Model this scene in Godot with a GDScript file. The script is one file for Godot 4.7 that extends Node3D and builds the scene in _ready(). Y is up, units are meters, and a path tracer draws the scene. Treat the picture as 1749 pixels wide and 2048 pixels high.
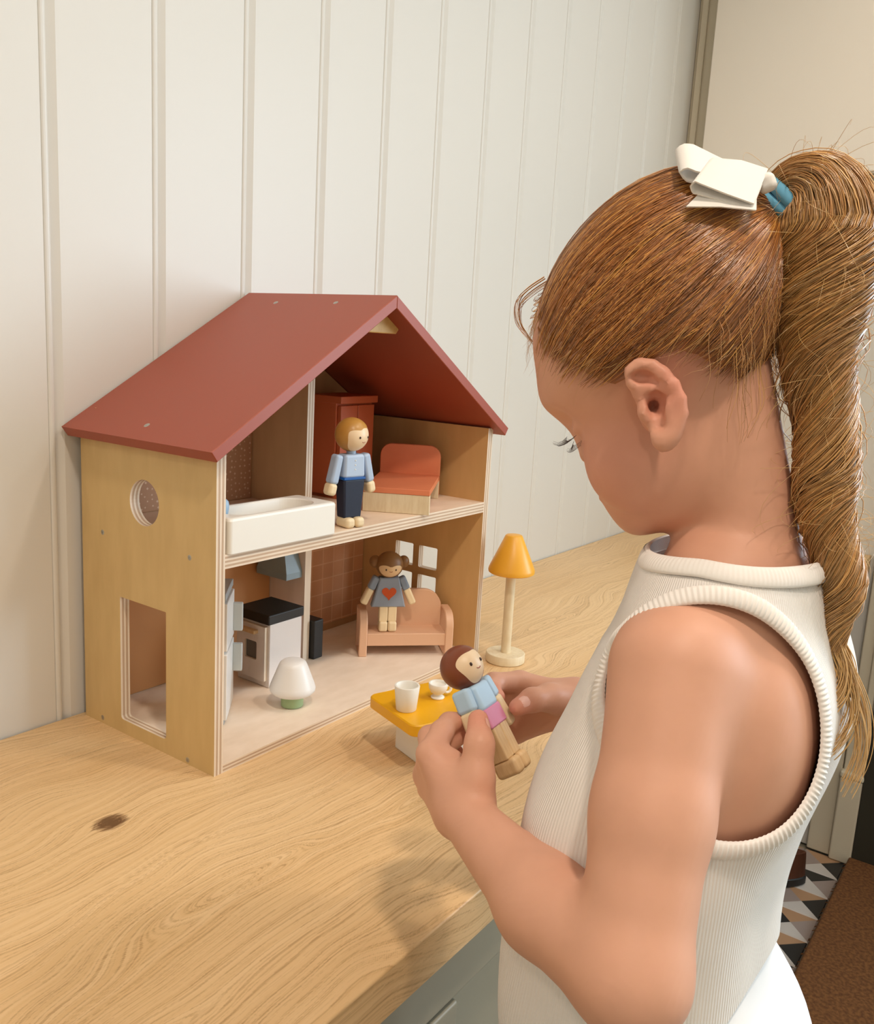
extends Node3D
# A child at an oak worktop playing with a wooden doll house. Metres, y up; lengths written with at() are measured from the worktop's top.
const TOP := 0.77
const TH := 0.0112            # ply of the doll house
const HW := 0.4756            # its width
const HD := 0.2157            # its depth
var M := {}
var used := {}
var rng := RandomNumberGenerator.new()

func at(x: float, y: float, z: float) -> Vector3: return Vector3(x, y + TOP, z)
func lin(r: float, g: float, b: float) -> Color: return Color(r, g, b).srgb_to_linear()

func _ready():
	rng.seed = 20240
	# ---- camera
	var cam := Camera3D.new(); cam.name = "camera"
	add_child(cam)
	cam.transform = Transform3D(Basis(Vector3(0.58369, 0.05590, 0.81005), Vector3(0.11915, 0.98123, -0.15357), Vector3(-0.80342, 0.18616, 0.56607)).orthonormalized(), at(-0.5334, 0.4285, 0.6259))
	cam.fov = 60.58; cam.near = 0.02; cam.far = 30.0; cam.current = true
	# ---- sky and exposure
	var we := WorldEnvironment.new(); we.name = "environment"
	var env := Environment.new()
	var sky := Sky.new(); var sm := ProceduralSkyMaterial.new()
	sm.sky_top_color = Color(0.55, 0.68, 0.85); sm.sky_horizon_color = Color(0.86, 0.9, 0.95)
	sm.ground_bottom_color = Color(0.45, 0.45, 0.42); sm.ground_horizon_color = Color(0.8, 0.82, 0.84)
	sky.sky_material = sm
	env.background_mode = Environment.BG_SKY; env.sky = sky; env.background_energy_multiplier = 1.0
	env.tonemap_mode = Environment.TONE_MAPPER_LINEAR; env.tonemap_exposure = 0.97
	env.sdfgi_enabled = true; env.ssao_enabled = true; env.ssil_enabled = true
	we.environment = env; add_child(we)
	# ---- daylight from the window in the end wall, out of view to the right (just inside its pane)
	area("window_daylight", Vector3(1.712, 1.485, 1.74), Vector3(-1, 0, 0), Vector2(0.94, 1.17), Color(0.86, 0.94, 1.0), 4.0)
	materials()
	room()
	doll_house()
	furniture()
	dolls()
	child()

func area(called: String, where: Vector3, towards: Vector3, size: Vector2, color: Color, energy: float):
	var l := AreaLight3D.new(); l.name = called; add_child(l)
	l.area_size = size; l.light_color = color; l.light_energy = energy; l.area_range = 12.0; l.area_attenuation = 2.0; l.shadow_enabled = true
	l.look_at_from_position(where, where + towards, Vector3.UP if absf(towards.y) < 0.9 else Vector3.FORWARD)

# ================= naming =================
func put(node: Node3D, called: String, parent: Node = null):
	var p: Node = self if parent == null else parent
	if parent == null:
		var k: int = used.get(called, 0)
		used[called] = k + 1
		node.name = called if k == 0 else "%s_%03d" % [called, k]
		p.add_child(node)
	else:
		var n := called; var i := 0
		var key := str(p.get_instance_id()) + called
		i = used.get(key, 0); used[key] = i + 1
		if i > 0: n = "%s_%03d" % [called, i]
		node.name = n
		p.add_child(node)
	return node
func thing(called: String, label: String, category: String, where := Vector3.ZERO, basis_ := Basis.IDENTITY) -> Node3D:
	var o := Node3D.new(); put(o, called); o.transform = Transform3D(basis_, where)
	o.set_meta("label", label); o.set_meta("category", category)
	return o
func struct(called: String, mesh = null, mat = null, label := "", category := "") -> Node3D:
	var o: Node3D
	if mesh: o = MeshInstance3D.new(); o.mesh = mesh; o.material_override = null; o.set_surface_override_material(0, mat)
	else: o = Node3D.new()
	put(o, called); o.set_meta("kind", "structure")
	if label: o.set_meta("label", label); o.set_meta("category", category)
	return o
func part(called: String, mesh: Mesh, mat: Material, parent: Node, xf := Transform3D.IDENTITY) -> MeshInstance3D:
	var o := MeshInstance3D.new(); o.mesh = mesh; o.set_surface_override_material(0, mat)
	put(o, called, parent); o.transform = xf
	return o
func T(x: float, y: float, z: float, b := Basis.IDENTITY) -> Transform3D: return Transform3D(b, Vector3(x, y, z))
func ry(deg: float) -> Basis: return Basis(Vector3.UP, deg_to_rad(deg))
func rx_(deg: float) -> Basis: return Basis(Vector3.RIGHT, deg_to_rad(deg))
func rz_(deg: float) -> Basis: return Basis(Vector3.BACK, deg_to_rad(deg))

# ================= mesh building =================
class MB:
	var v := PackedVector3Array()
	var n := PackedVector3Array()
	var c := PackedColorArray()
	var u := PackedVector2Array()
	var i := PackedInt32Array()
	var col := Color.WHITE
	var xf := Transform3D.IDENTITY
	func vert(p: Vector3, nn: Vector3, uv := Vector2.ZERO) -> int:
		v.append(xf * p); n.append((xf.basis * nn).normalized()); c.append(col); u.append(uv)
		return v.size() - 1
	func tri_i(a: int, b: int, d: int):       # keeps the winding clockwise as seen from the normals' side
		if (v[b] - v[a]).cross(v[d] - v[a]).dot(n[a] + n[b] + n[d]) > 0.0:
			i.append(a); i.append(d); i.append(b)
		else:
			i.append(a); i.append(b); i.append(d)
	func quad_i(a: int, b: int, d: int, e: int): tri_i(a, b, d); tri_i(a, d, e)
	func tri(a: Vector3, b: Vector3, d: Vector3, nn: Vector3):
		tri_i(vert(a, nn), vert(b, nn), vert(d, nn))
	func quad(a: Vector3, b: Vector3, d: Vector3, e: Vector3, nn: Vector3):
		quad_i(vert(a, nn), vert(b, nn, Vector2(1, 0)), vert(d, nn, Vector2(1, 1)), vert(e, nn, Vector2(0, 1)))
	func grid(rows: int, cols: int, base: int):
		for r in rows - 1:
			for k in cols - 1:
				var a := base + r * cols + k
				quad_i(a, a + 1, a + cols + 1, a + cols)
	# rounded box; taper scales x and z towards the top
	func rbox(ce: Vector3, s: Vector3, r: float, k := 2, tx := 1.0, tz := 1.0):
		var h := s * 0.5 - Vector3(r, r, r)
		var base := v.size(); var cols := 4 * (k + 1); var rows := 2 * (k + 1)
		for hs in 2:
			for la in k + 1:
				var lat := (-PI / 2 + PI / 2 * la / k) if hs == 0 else (PI / 2 * la / k)
				for q in 4:
					for lo in k + 1:
						var lon := PI / 2 * (q + float(lo) / k)
						var d := Vector3(cos(lat) * cos(lon), sin(lat), cos(lat) * sin(lon))
						var sx := 1.0 if (q == 0 or q == 3) else -1.0
						var sz := 1.0 if q < 2 else -1.0
						var p := Vector3(sx * h.x, (-1.0 if hs == 0 else 1.0) * h.y, sz * h.z) + d * r
						var f := p.y / s.y + 0.5
						vert(ce + Vector3(p.x * lerpf(1.0, tx, f), p.y, p.z * lerpf(1.0, tz, f)), d)
		for rr in rows - 1:
			for kk in cols:
				var a := base + rr * cols + kk
				var b := base + rr * cols + (kk + 1) % cols
				quad_i(a, b, b + cols, a + cols)
		var st := k + 1
		quad_i(base, base + st, base + 2 * st, base + 3 * st)
		var tp := base + (rows - 1) * cols
		quad_i(tp, tp + st, tp + 2 * st, tp + 3 * st)
	# lathe round y; profile of (radius, y); sharp where the profile turns by more than 40 degrees
	func lathe(pf: Array, segs := 40):
		for j in pf.size() - 1:
			var p0: Vector2 = pf[j]; var p1: Vector2 = pf[j + 1]
			if p0.distance_to(p1) < 1e-7: continue
			var t := (p1 - p0).normalized(); var n0 := t; var n1 := t
			if j > 0:
				var tp: Vector2 = (p0 - pf[j - 1]).normalized()
				if tp.dot(t) > 0.76: n0 = (tp + t).normalized()
			if j + 2 < pf.size():
				var tn: Vector2 = (pf[j + 2] - p1).normalized()
				if tn.dot(t) > 0.76: n1 = (tn + t).normalized()
			var base := v.size()
			for s in segs + 1:
				var a := TAU * s / segs
				var ca := cos(a); var sa := sin(a)
				vert(Vector3(p0.x * ca, p0.y, p0.x * sa), Vector3(n0.y * ca, -n0.x, n0.y * sa), Vector2(float(s) / segs, p0.y))
				vert(Vector3(p1.x * ca, p1.y, p1.x * sa), Vector3(n1.y * ca, -n1.x, n1.y * sa), Vector2(float(s) / segs, p1.y))
			for s in segs:
				var a2 := base + s * 2
				quad_i(a2, a2 + 1, a2 + 3, a2 + 2)
	func sphere(ce: Vector3, r: Vector3, la := 20, lo := 28):
		var base := v.size()
		for j in la + 1:
			var th := PI * j / la
			for k in lo + 1:
				var ph := TAU * k / lo
				var d := Vector3(sin(th) * cos(ph), cos(th), sin(th) * sin(ph))
				vert(ce + d * r, d / r, Vector2(float(k) / lo, float(j) / la))
		grid(la + 1, lo + 1, base)
	# polygon in the xy plane pushed out along z from z0 to z1, with a chamfer
	func prism(poly: PackedVector2Array, z0: float, z1: float, ch := 0.0):
		var pl := poly.duplicate()
		if Geometry2D.is_polygon_clockwise(pl): pl.reverse()
		var m := pl.size()
		var en: Array[Vector2] = []
		for k in m:
			var e := (pl[(k + 1) % m] - pl[k]).normalized()
			en.append(Vector2(e.y, -e.x))
		var ins := PackedVector2Array(); var vn: Array[Vector2] = []
		for k in m:
			var a := en[(k + m - 1) % m]; var b := en[k]
			var mid := (a + b).normalized()
			vn.append(mid)
			ins.append(pl[k] - mid * (ch / maxf(0.3, mid.dot(b))))
		var tris := Geometry2D.triangulate_polygon(ins)
		for side in 2:
			var z := z0 if side == 0 else z1
			var nn := Vector3(0, 0, -1) if side == 0 else Vector3(0, 0, 1)
			var base := v.size()
			for p in ins: vert(Vector3(p.x, p.y, z), nn, p)
			for k in range(0, tris.size(), 3): tri_i(base + tris[k], base + tris[k + 1], base + tris[k + 2])
		for k in m:
			var k2 := (k + 1) % m
			var na := vn[k] if vn[k].dot(en[k]) > 0.8 else en[k]
			var nb := vn[k2] if vn[k2].dot(en[k]) > 0.8 else en[k]
			var a3 := Vector3(na.x, na.y, 0); var b3 := Vector3(nb.x, nb.y, 0)
			var A0 := Vector3(pl[k].x, pl[k].y, z0 + ch); var A1 := Vector3(pl[k].x, pl[k].y, z1 - ch)
			var B0 := Vector3(pl[k2].x, pl[k2].y, z0 + ch); var B1 := Vector3(pl[k2].x, pl[k2].y, z1 - ch)
			quad_i(vert(A0, a3), vert(B0, b3), vert(B1, b3), vert(A1, a3))
			if ch > 0.0:
				for side in 2:
					var f := Vector3(0, 0, -1 if side == 0 else 1)
					var P := A0 if side == 0 else A1; var Q := B0 if side == 0 else B1
					var zz := z0 if side == 0 else z1
					quad_i(vert(P, a3 + f), vert(Q, b3 + f), vert(Vector3(ins[k2].x, ins[k2].y, zz), b3 + f), vert(Vector3(ins[k].x, ins[k].y, zz), a3 + f))
	# tube through points with a radius at each; flat squeezes it across side
	func tube(pts: PackedVector3Array, rad: PackedFloat32Array, sides := 6, caps := true):
		var m := pts.size()
		var base := v.size()
		var t0 := (pts[1] - pts[0]).normalized()
		var a := t0.cross(Vector3.UP if absf(t0.y) < 0.9 else Vector3.RIGHT).normalized()
		for k in m:
			var t := (pts[mini(k + 1, m - 1)] - pts[maxi(k - 1, 0)]).normalized()
			a = (a - t * a.dot(t)).normalized()
			var b := t.cross(a)
			for s in sides + 1:
				var w := TAU * s / sides
				var d := a * cos(w) + b * sin(w)
				vert(pts[k] + d * rad[k], d, Vector2(float(s) / sides, float(k)))
		grid(m, sides + 1, base)
		if caps:
			for e in 2:
				var k := 0 if e == 0 else m - 1
				var t := (pts[0] - pts[1]).normalized() if e == 0 else (pts[m - 1] - pts[m - 2]).normalized()
				var ci := vert(pts[k] + t * rad[k] * 0.6, t)
				for s in sides:
					tri_i(ci, base + k * (sides + 1) + s, base + k * (sides + 1) + s + 1)
	# a band between two edges, with thickness
	func band(ea: PackedVector3Array, eb: PackedVector3Array, th: float):
		var m := ea.size()
		var nr := PackedVector3Array()
		for k in m:
			var t := (ea[mini(k + 1, m - 1)] + eb[mini(k + 1, m - 1)] - ea[maxi(k - 1, 0)] - eb[maxi(k - 1, 0)]).normalized()
			nr.append(t.cross(eb[k] - ea[k]).normalized())
		for side in 2:
			var s := 0.5 * th * (1 if side == 0 else -1); var f := 1.0 if side == 0 else -1.0
			var base := v.size()
			for k in m:
				for q in 5:
					vert(ea[k].lerp(eb[k], q / 4.0) + nr[k] * s, nr[k] * f, Vector2(q / 4.0, float(k) / m))
			grid(m, 5, base)
		for e in 2:
			var base2 := v.size()
			for k in m:
				var o := (ea[k] - eb[k]).normalized() * (1.0 if e == 0 else -1.0)
				var p := ea[k] if e == 0 else eb[k]
				vert(p + nr[k] * th * 0.5, o); vert(p - nr[k] * th * 0.5, o)
			grid(m, 2, base2)
	func mesh() -> ArrayMesh:
		var ar := []; ar.resize(Mesh.ARRAY_MAX)
		ar[Mesh.ARRAY_VERTEX] = v; ar[Mesh.ARRAY_NORMAL] = n; ar[Mesh.ARRAY_COLOR] = c; ar[Mesh.ARRAY_TEX_UV] = u; ar[Mesh.ARRAY_INDEX] = i
		var am := ArrayMesh.new(); am.add_surface_from_arrays(Mesh.PRIMITIVE_TRIANGLES, ar)
		return am

func rbox_mesh(s: Vector3, r: float, k := 2, tx := 1.0, tz := 1.0, ce := Vector3.ZERO) -> ArrayMesh:
	var m := MB.new(); m.rbox(ce, s, r, k, tx, tz); return m.mesh()
func lathe_mesh(pf: Array, segs := 40) -> ArrayMesh:
	var m := MB.new(); m.lathe(pf, segs); return m.mesh()
func prism_mesh(poly: PackedVector2Array, z0: float, z1: float, ch := 0.0) -> ArrayMesh:
	var m := MB.new(); m.prism(poly, z0, z1, ch); return m.mesh()
# rectangle with rounded corners; r for (left bottom, right bottom, right top, left top)
func round_rect(x0: float, y0: float, x1: float, y1: float, r: Array, k := 6) -> PackedVector2Array:
	var out := PackedVector2Array()
	var cs := [Vector2(x0, y0), Vector2(x1, y0), Vector2(x1, y1), Vector2(x0, y1)]
	var ins := [Vector2(1, 1), Vector2(-1, 1), Vector2(-1, -1), Vector2(1, -1)]
	for q in 4:
		var rr: float = r[q]
		if rr <= 0.0: out.append(cs[q]); continue
		var ce: Vector2 = cs[q] + ins[q] * rr
		for j in k + 1:
			var a := PI + q * PI / 2 + PI / 2 * j / k
			out.append(ce + Vector2(cos(a), sin(a)) * rr)
	return out
func ellipse_poly(cx: float, cy: float, a: float, b: float, k := 32) -> PackedVector2Array:
	var out := PackedVector2Array()
	for j in k: out.append(Vector2(cx + a * cos(TAU * j / k), cy + b * sin(TAU * j / k)))
	return out
# ply panel in the xy plane, thickness along z from 0 to t: holes cut through, the edge shows its layers
func ply_panel(outer: PackedVector2Array, holes: Array, cuts: Array, t: float, face: Color, plies := 5, back = null) -> ArrayMesh:
	var m := MB.new()
	var lo := Vector2(1e9, 1e9); var hi := -lo
	for p in outer: lo = lo.min(p); hi = hi.max(p)
	var xs := [lo.x - 0.01]; xs.append_array(cuts); xs.append(hi.x + 0.01)
	var big := PackedVector2Array()
	for p in outer: big.append(p * 1000.0)
	for k in xs.size() - 1:
		var strip := PackedVector2Array([Vector2(xs[k], lo.y - 0.01) * 1000.0, Vector2(xs[k + 1], lo.y - 0.01) * 1000.0, Vector2(xs[k + 1], hi.y + 0.01) * 1000.0, Vector2(xs[k], hi.y + 0.01) * 1000.0])
		var pieces := Geometry2D.intersect_polygons(big, strip)
		for h in holes:
			var hb := PackedVector2Array()
			for p in h: hb.append(p * 1000.0)
			var nxt: Array[PackedVector2Array] = []
			for pc in pieces: nxt.append_array(Geometry2D.clip_polygons(pc, hb))
			pieces = nxt
		for pc in pieces:
			var tris := Geometry2D.triangulate_polygon(pc)
			for side in 2:
				m.col = face if side == 1 or back == null else back
				var base := m.v.size()
				for p in pc: m.vert(Vector3(p.x / 1000.0, p.y / 1000.0, 0.0 if side == 0 else t), Vector3(0, 0, -1 if side == 0 else 1), p / 1000.0)
				for q in range(0, tris.size(), 3): m.tri_i(base + tris[q], base + tris[q + 1], base + tris[q + 2])
	var loops := [outer]; loops.append_array(holes)
	for li in loops.size():
		var pl: PackedVector2Array = loops[li].duplicate()
		var cw := Geometry2D.is_polygon_clockwise(pl)
		if cw == (li == 0): pl.reverse()
		for k in pl.size():
			var a := pl[k]; var b := pl[(k + 1) % pl.size()]
			var e := (b - a).normalized(); var nn := Vector3(e.y, -e.x, 0)
			for q in plies:
				m.col = lin(0.94, 0.87, 0.78) if q % 2 == 0 else lin(0.80, 0.68, 0.57)
				var z0 := t * q / plies; var z1 := t * (q + 1) / plies
				var dip := -0.00012 if q % 2 == 1 else 0.0
				var o := nn * dip
				m.quad(Vector3(a.x, a.y, z0) + o, Vector3(b.x, b.y, z0) + o, Vector3(b.x, b.y, z1) + o, Vector3(a.x, a.y, z1) + o, nn)
	return m.mesh()

# ================= materials =================
func paint(r: float, g: float, b: float, rough := 0.45, spec := 0.5) -> StandardMaterial3D:
	var m := StandardMaterial3D.new(); m.albedo_color = Color(r, g, b); m.roughness = rough; m.metallic_specular = spec
	return m
func noise_tex(freq: float, lo: Color, hi: Color, w := 256, h := 256, octaves := 4, seed_ := 1, type := FastNoiseLite.TYPE_SIMPLEX_SMOOTH) -> Texture2D:
	var f := FastNoiseLite.new(); f.noise_type = type; f.frequency = freq; f.fractal_octaves = octaves; f.seed = seed_
	var t := NoiseTexture2D.new(); t.noise = f; t.width = w; t.height = h; t.seamless = true
	var g := Gradient.new(); g.set_color(0, lo); g.set_color(1, hi); t.color_ramp = g
	return t
func materials():
	M.wall = paint(0.865, 0.853, 0.822, 0.42)
	M.cream = paint(0.975, 0.94, 0.885, 0.5)
	M.trim = paint(0.84, 0.80, 0.71, 0.45)
	M.cabinet = paint(0.61, 0.58, 0.50, 0.45)
	M.dark_door = paint(0.20, 0.19, 0.15, 0.5)
	M.ceiling = paint(0.93, 0.92, 0.90, 0.8)
	M.outer_wall = paint(0.90, 0.87, 0.82, 0.7)
	M.tile = paint(1, 1, 1, 0.35); M.tile.vertex_color_use_as_albedo = true
	# birch ply: vertex colours give face and edge layers, the texture gives the faint grain
	var birch := paint(1, 1, 1, 0.5)
	birch.vertex_color_use_as_albedo = true
	birch.albedo_texture = noise_tex(0.012, Color(0.955, 0.945, 0.93), Color(1, 1, 1), 512, 512, 4, 4)
	birch.uv1_triplanar = true; birch.uv1_scale = Vector3(7.0, 1.6, 7.0)
	M.birch = birch
	var birch_floor: StandardMaterial3D = birch.duplicate()
	birch_floor.uv1_scale = Vector3(3.0, 7.0, 9.0)
	M.birch_floor = birch_floor
	M.roof = paint(0.625, 0.292, 0.197, 0.42)
	M.terracotta = paint(0.78, 0.395, 0.235, 0.4)
	M.bed_paint = paint(0.90, 0.53, 0.365, 0.4)
	M.white_paint = paint(0.94, 0.925, 0.885, 0.38)
	M.white = paint(0.93, 0.925, 0.91, 0.35)
	M.grey_paint = paint(0.66, 0.69, 0.70, 0.4)
	M.stove_body = paint(0.93, 0.90, 0.88, 0.45)
	M.black = paint(0.10, 0.10, 0.095, 0.5)
	M.hood = paint(0.56, 0.64, 0.68, 0.45)
	M.sofa = paint(0.89, 0.71, 0.575, 0.45)
	M.yellow = paint(0.93, 0.68, 0.05, 0.38)
	M.lamp_yellow = paint(0.94, 0.68, 0.20, 0.36)
	M.green = paint(0.64, 0.74, 0.55, 0.5)
	M.cream_wood = grained(Color(0.93, 0.87, 0.74), Color(0.88, 0.80, 0.65), Vector3(30, 6, 30))
	M.beech = grained(Color(0.88, 0.76, 0.58), Color(0.82, 0.68, 0.49), Vector3(60, 9, 60))
	M.steel = paint(0.72, 0.71, 0.68, 0.3); M.steel.metallic = 0.9
	M.socket = paint(0.2, 0.2, 0.19, 0.6)

func grained(a: Color, b: Color, sc: Vector3) -> StandardMaterial3D:
	var m := paint(1, 1, 1, 0.5)
	m.albedo_texture = noise_tex(0.02, b, a, 256, 256, 3, 9)
	m.uv1_triplanar = true; m.uv1_scale = sc
	return m

# oak: growth lines follow the length of the board and flow round the knots
func oak_texture() -> ImageTexture:
	var w := 2048; var h := 1024
	var lx := 1.5; var lz := 0.54           # metres that the picture covers
	var line := noise_bytes(1.0 / 7.0, 2048, 1, 3, 5)
	var warp := noise_bytes(1.0 / 260.0, 1024, 512, 3, 8)
	var fine := noise_bytes(1.0 / 5.0, 512, 1024, 2, 21)
	var tone := noise_bytes(1.0 / 180.0, 512, 256, 2, 33)
	# knots: x, z from the middle of the picture's origin, size along and across, share
	var kn := [[0.436, 0.222, 0.0135, 0.0095, 1.0], [0.455, 0.378, 0.085, 0.016, 0.9], [0.655, 0.402, 0.05, 0.010, 0.7], [0.645, 0.212, 0.04, 0.011, 0.5], [1.235, 0.226, 0.10, 0.018, 0.9], [0.16, 0.12, 0.09, 0.014, 0.7], [0.94, 0.36, 0.08, 0.014, 0.8], [0.30, 0.46, 0.06, 0.01, 0.6]]
	var out := PackedByteArray(); out.resize(w * h * 3)
	var pale := Color(0.925, 0.790, 0.600); var mid := Color(0.865, 0.710, 0.500); var deep := Color(0.580, 0.420, 0.250)
	var o := 0
	for y in h:
		var z := lz * y / h
		for x in w:
			var px := lx * x / w
			var wv := (warp[(y >> 1) * 1024 + (x >> 1)] - 128) / 128.0
			var s := z + wv * 0.030
			var dark := 0.0
			for k in kn:
				var dx: float = (px - k[0]) / k[2]; var dz: float = (z - k[1]) / k[3]
				var r2 := dx * dx + dz * dz
				if r2 < 30.0:
					s += (z - k[1]) * -k[4] * 1.0 / (r2 + 0.18) * exp(-r2 * 0.05)
					if r2 < 2.2 and k[2] < 0.015: dark = maxf(dark, 1.0 - r2 / 2.2)
			var q := s * 3900.0
			var qi := int(floor(q)); var qf := q - qi
			var lv := lerpf(line[qi & 2047], line[(qi + 1) & 2047], qf) / 255.0
			var q2 := int(s * 900.0 + 700.0)
			var lv2 := line[q2 & 2047] / 255.0
			var fv := fine[((y) & 1023) * 512 + ((x >> 4) & 511)] / 255.0
			var tv := tone[(y >> 2) * 512 + (x >> 2)] / 255.0
			var g := clampf((lv - 0.52) * 2.6, 0.0, 1.0)
			g = g * (0.35 + 0.65 * fv)
			var base := pale.lerp(mid, clampf(tv * 0.75 + (lv2 - 0.5) * 0.9, 0.0, 1.0))
			base = base.lerp(deep, clampf(g * 0.66 + (fv - 0.55) * 0.22, 0.0, 1.0))
			if dark > 0.0: base = base.lerp(Color(0.36, 0.24, 0.14), clampf((dark * 2.2 - 0.5 + (fv - 0.5) * 1.2) * (0.45 + 0.55 * lv), 0.0, 0.85))
			out[o] = int(clampf(base.r, 0, 1) * 255.0); out[o + 1] = int(clampf(base.g, 0, 1) * 255.0); out[o + 2] = int(clampf(base.b, 0, 1) * 255.0)
			o += 3
	return ImageTexture.create_from_image(Image.create_from_data(w, h, false, Image.FORMAT_RGB8, out))
func noise_bytes(freq: float, w: int, h: int, octaves: int, seed_: int) -> PackedByteArray:
	var f := FastNoiseLite.new(); f.noise_type = FastNoiseLite.TYPE_SIMPLEX_SMOOTH; f.frequency = freq; f.fractal_octaves = octaves; f.seed = seed_
	var im := f.get_seamless_image(w, maxi(h, 4), false, false, 0.1, true)
	im.convert(Image.FORMAT_L8)
	return im.get_data()

const WALL_Z := -0.2257
const END_X := 1.72
const ROOM_L := -2.2
const ROOM_F := 2.4
const ROOM_H := 2.4
func room():
	# panelled wall behind the worktop: boards with a bead and a groove at each joint
	var wb := struct("wall_back")
	wb.set_meta("label", "cream wall of tall vertical boards with beaded joints"); wb.set_meta("category", "wall")
	part("backing", rbox_mesh(Vector3(END_X - ROOM_L + 0.3, ROOM_H + 0.1, 0.06), 0.002, 1), M.wall, wb, T((END_X + ROOM_L) / 2, ROOM_H / 2, WALL_Z - 0.048))
	var pitch := 0.12845
	var prof: Array[Vector2] = [Vector2(0, -0.0050), Vector2(0.0014, -0.0046), Vector2(0.0095, 0.0), Vector2(pitch - 0.0085, 0.0), Vector2(pitch - 0.0080, -0.0010)]
	for k in 7: 
		var a := PI * k / 6.0
		prof.append(Vector2(pitch - 0.0042 - 0.0036 * cos(a), -0.0010 + 0.0022 * sin(a)))
	prof.append(Vector2(pitch, -0.0050))
	var bm := MB.new()
	for k in prof.size() - 1:
		var p := prof[k]; var q := prof[k + 1]
		var t := (q - p).normalized()
		bm.quad(Vector3(p.x, 0, p.y), Vector3(q.x, 0, q.y), Vector3(q.x, ROOM_H, q.y), Vector3(p.x, ROOM_H, p.y), Vector3(-t.y, 0, t.x))
	bm.quad(Vector3(0, 0, -0.018), Vector3(pitch, 0, -0.018), Vector3(pitch, ROOM_H, -0.018), Vector3(0, ROOM_H, -0.018), Vector3(0, 0, -1))
	for e in 2:
		var ex := 0.0 if e == 0 else pitch
		bm.quad(Vector3(ex, 0, -0.018), Vector3(ex, 0, -0.0050), Vector3(ex, ROOM_H, -0.0050), Vector3(ex, ROOM_H, -0.018), Vector3(-1 if e == 0 else 1, 0, 0))
	var board := bm.mesh()
	var x := -0.0215 - 17 * pitch
	while x < END_X - pitch * 0.4:
		part("board", board, M.wall, wb, T(x, 0, WALL_Z))
		x += pitch
	# end wall, its corner trim and the cream cupboard that hangs there
	var wz0 := 1.22; var wz1 := 2.26; var wy0 := 0.85; var wy1 := 2.12
	var wm := MB.new()
	for b in [[WALL_Z - 0.15, 0.0, wz0, ROOM_H], [wz1, 0.0, ROOM_F + 0.15, ROOM_H], [wz0, 0.0, wz1, wy0], [wz0, wy1, wz1, ROOM_H]]:
		wm.rbox(Vector3(0, (b[1] + b[3]) / 2, (b[0] + b[2]) / 2), Vector3(0.1, b[3] - b[1], b[2] - b[0]), 0.001, 1)
	var wr := struct("wall_right", wm.mesh(), M.wall, "plain cream end wall beyond the worktop", "wall")
	wr.position = Vector3(END_X + 0.05, 0, 0)
	var win := struct("window_1"); win.position = Vector3(END_X + 0.05, (wy0 + wy1) / 2, (wz0 + wz1) / 2)
	var fm := MB.new(); var ww := wz1 - wz0; var wh := wy1 - wy0
	for s in [-1, 1]:
		fm.rbox(Vector3(0, 0, s * (ww / 2 - 0.025)), Vector3(0.06, wh, 0.05), 0.004)
		fm.rbox(Vector3(0, s * (wh / 2 - 0.025), 0), Vector3(0.06, 0.05, ww), 0.004)
	fm.rbox(Vector3.ZERO, Vector3(0.05, wh, 0.04), 0.004)
	part("window_frame", fm.mesh(), M.white, win)
	var glass := StandardMaterial3D.new(); glass.albedo_color = Color(0.95, 0.98, 1.0, 0.06); glass.transparency = BaseMaterial3D.TRANSPARENCY_ALPHA; glass.roughness = 0.02
	for s in [-1, 1]: part("pane", rbox_mesh(Vector3(0.004, wh - 0.09, ww / 2 - 0.06), 0.001, 1), glass, win, T(0, 0, s * ww / 4))
	var tm := MB.new()
	tm.rbox(Vector3(0, 0, 0), Vector3(0.085, 0.78, 0.054), 0.002)
	tm.rbox(Vector3(-0.045, 0, -0.012), Vector3(0.008, 0.78, 0.016), 0.003)
	var tr := struct("trim_1", tm.mesh(), M.trim, "slim upright corner trim beside the hanging cupboard", "trim")
	tr.position = at(END_X - 0.0425, 0.845 + 0.39, WALL_Z + 0.0275)
	var cb := thing("wall_cupboard", "plain cream hanging cupboard high on the end wall", "cupboard", at(END_X - 0.06, 0.845, 0.258))
	part("carcass", rbox_mesh(Vector3(0.10, 0.74, 0.86), 0.003), M.cream, cb, T(0.008, 0.37, 0))
	part("door", rbox_mesh(Vector3(0.018, 0.738, 0.858), 0.003), M.cream, cb, T(-0.052, 0.37, 0))
	part("bottom_edge", rbox_mesh(Vector3(0.09, 0.016, 0.85), 0.003), M.cabinet, cb, T(0.008, -0.008, 0))
	# architrave, plinth block and dark door in the end wall, right of the worktop
	var am := MB.new()
	am.rbox(Vector3(0, 1.06, 0), Vector3(0.022, 1.94, 0.046), 0.004)
	am.rbox(Vector3(-0.008, 1.06, 0.012), Vector3(0.020, 1.94, 0.018), 0.005)
	var ar := struct("trim_2", am.mesh(), M.trim, "cream moulded door frame standing at the end wall", "trim"); ar.position = Vector3(END_X - 0.011, 0, 0.337)
	part("plinth_block", rbox_mesh(Vector3(0.034, 0.22, 0.052), 0.005), M.trim, ar, T(-0.006, 0.11, 0))
	part("plinth_cap", rbox_mesh(Vector3(0.040, 0.018, 0.056), 0.006), M.trim, ar, T(-0.006, 0.228, 0))
	var dr := struct("door_1", rbox_mesh(Vector3(0.045, 2.02, 0.76), 0.004), M.dark_door, "dark olive door at the far right edge", "door"); dr.position = Vector3(END_X - 0.012, 1.01, 0.742)
	var bb := struct("baseboard_right", rbox_mesh(Vector3(0.018, 0.30, 0.056), 0.004), M.trim, "cream skirting board at the end wall by the door frame", "baseboard"); bb.position = Vector3(END_X - 0.009, 0.15, 0.284)
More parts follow.
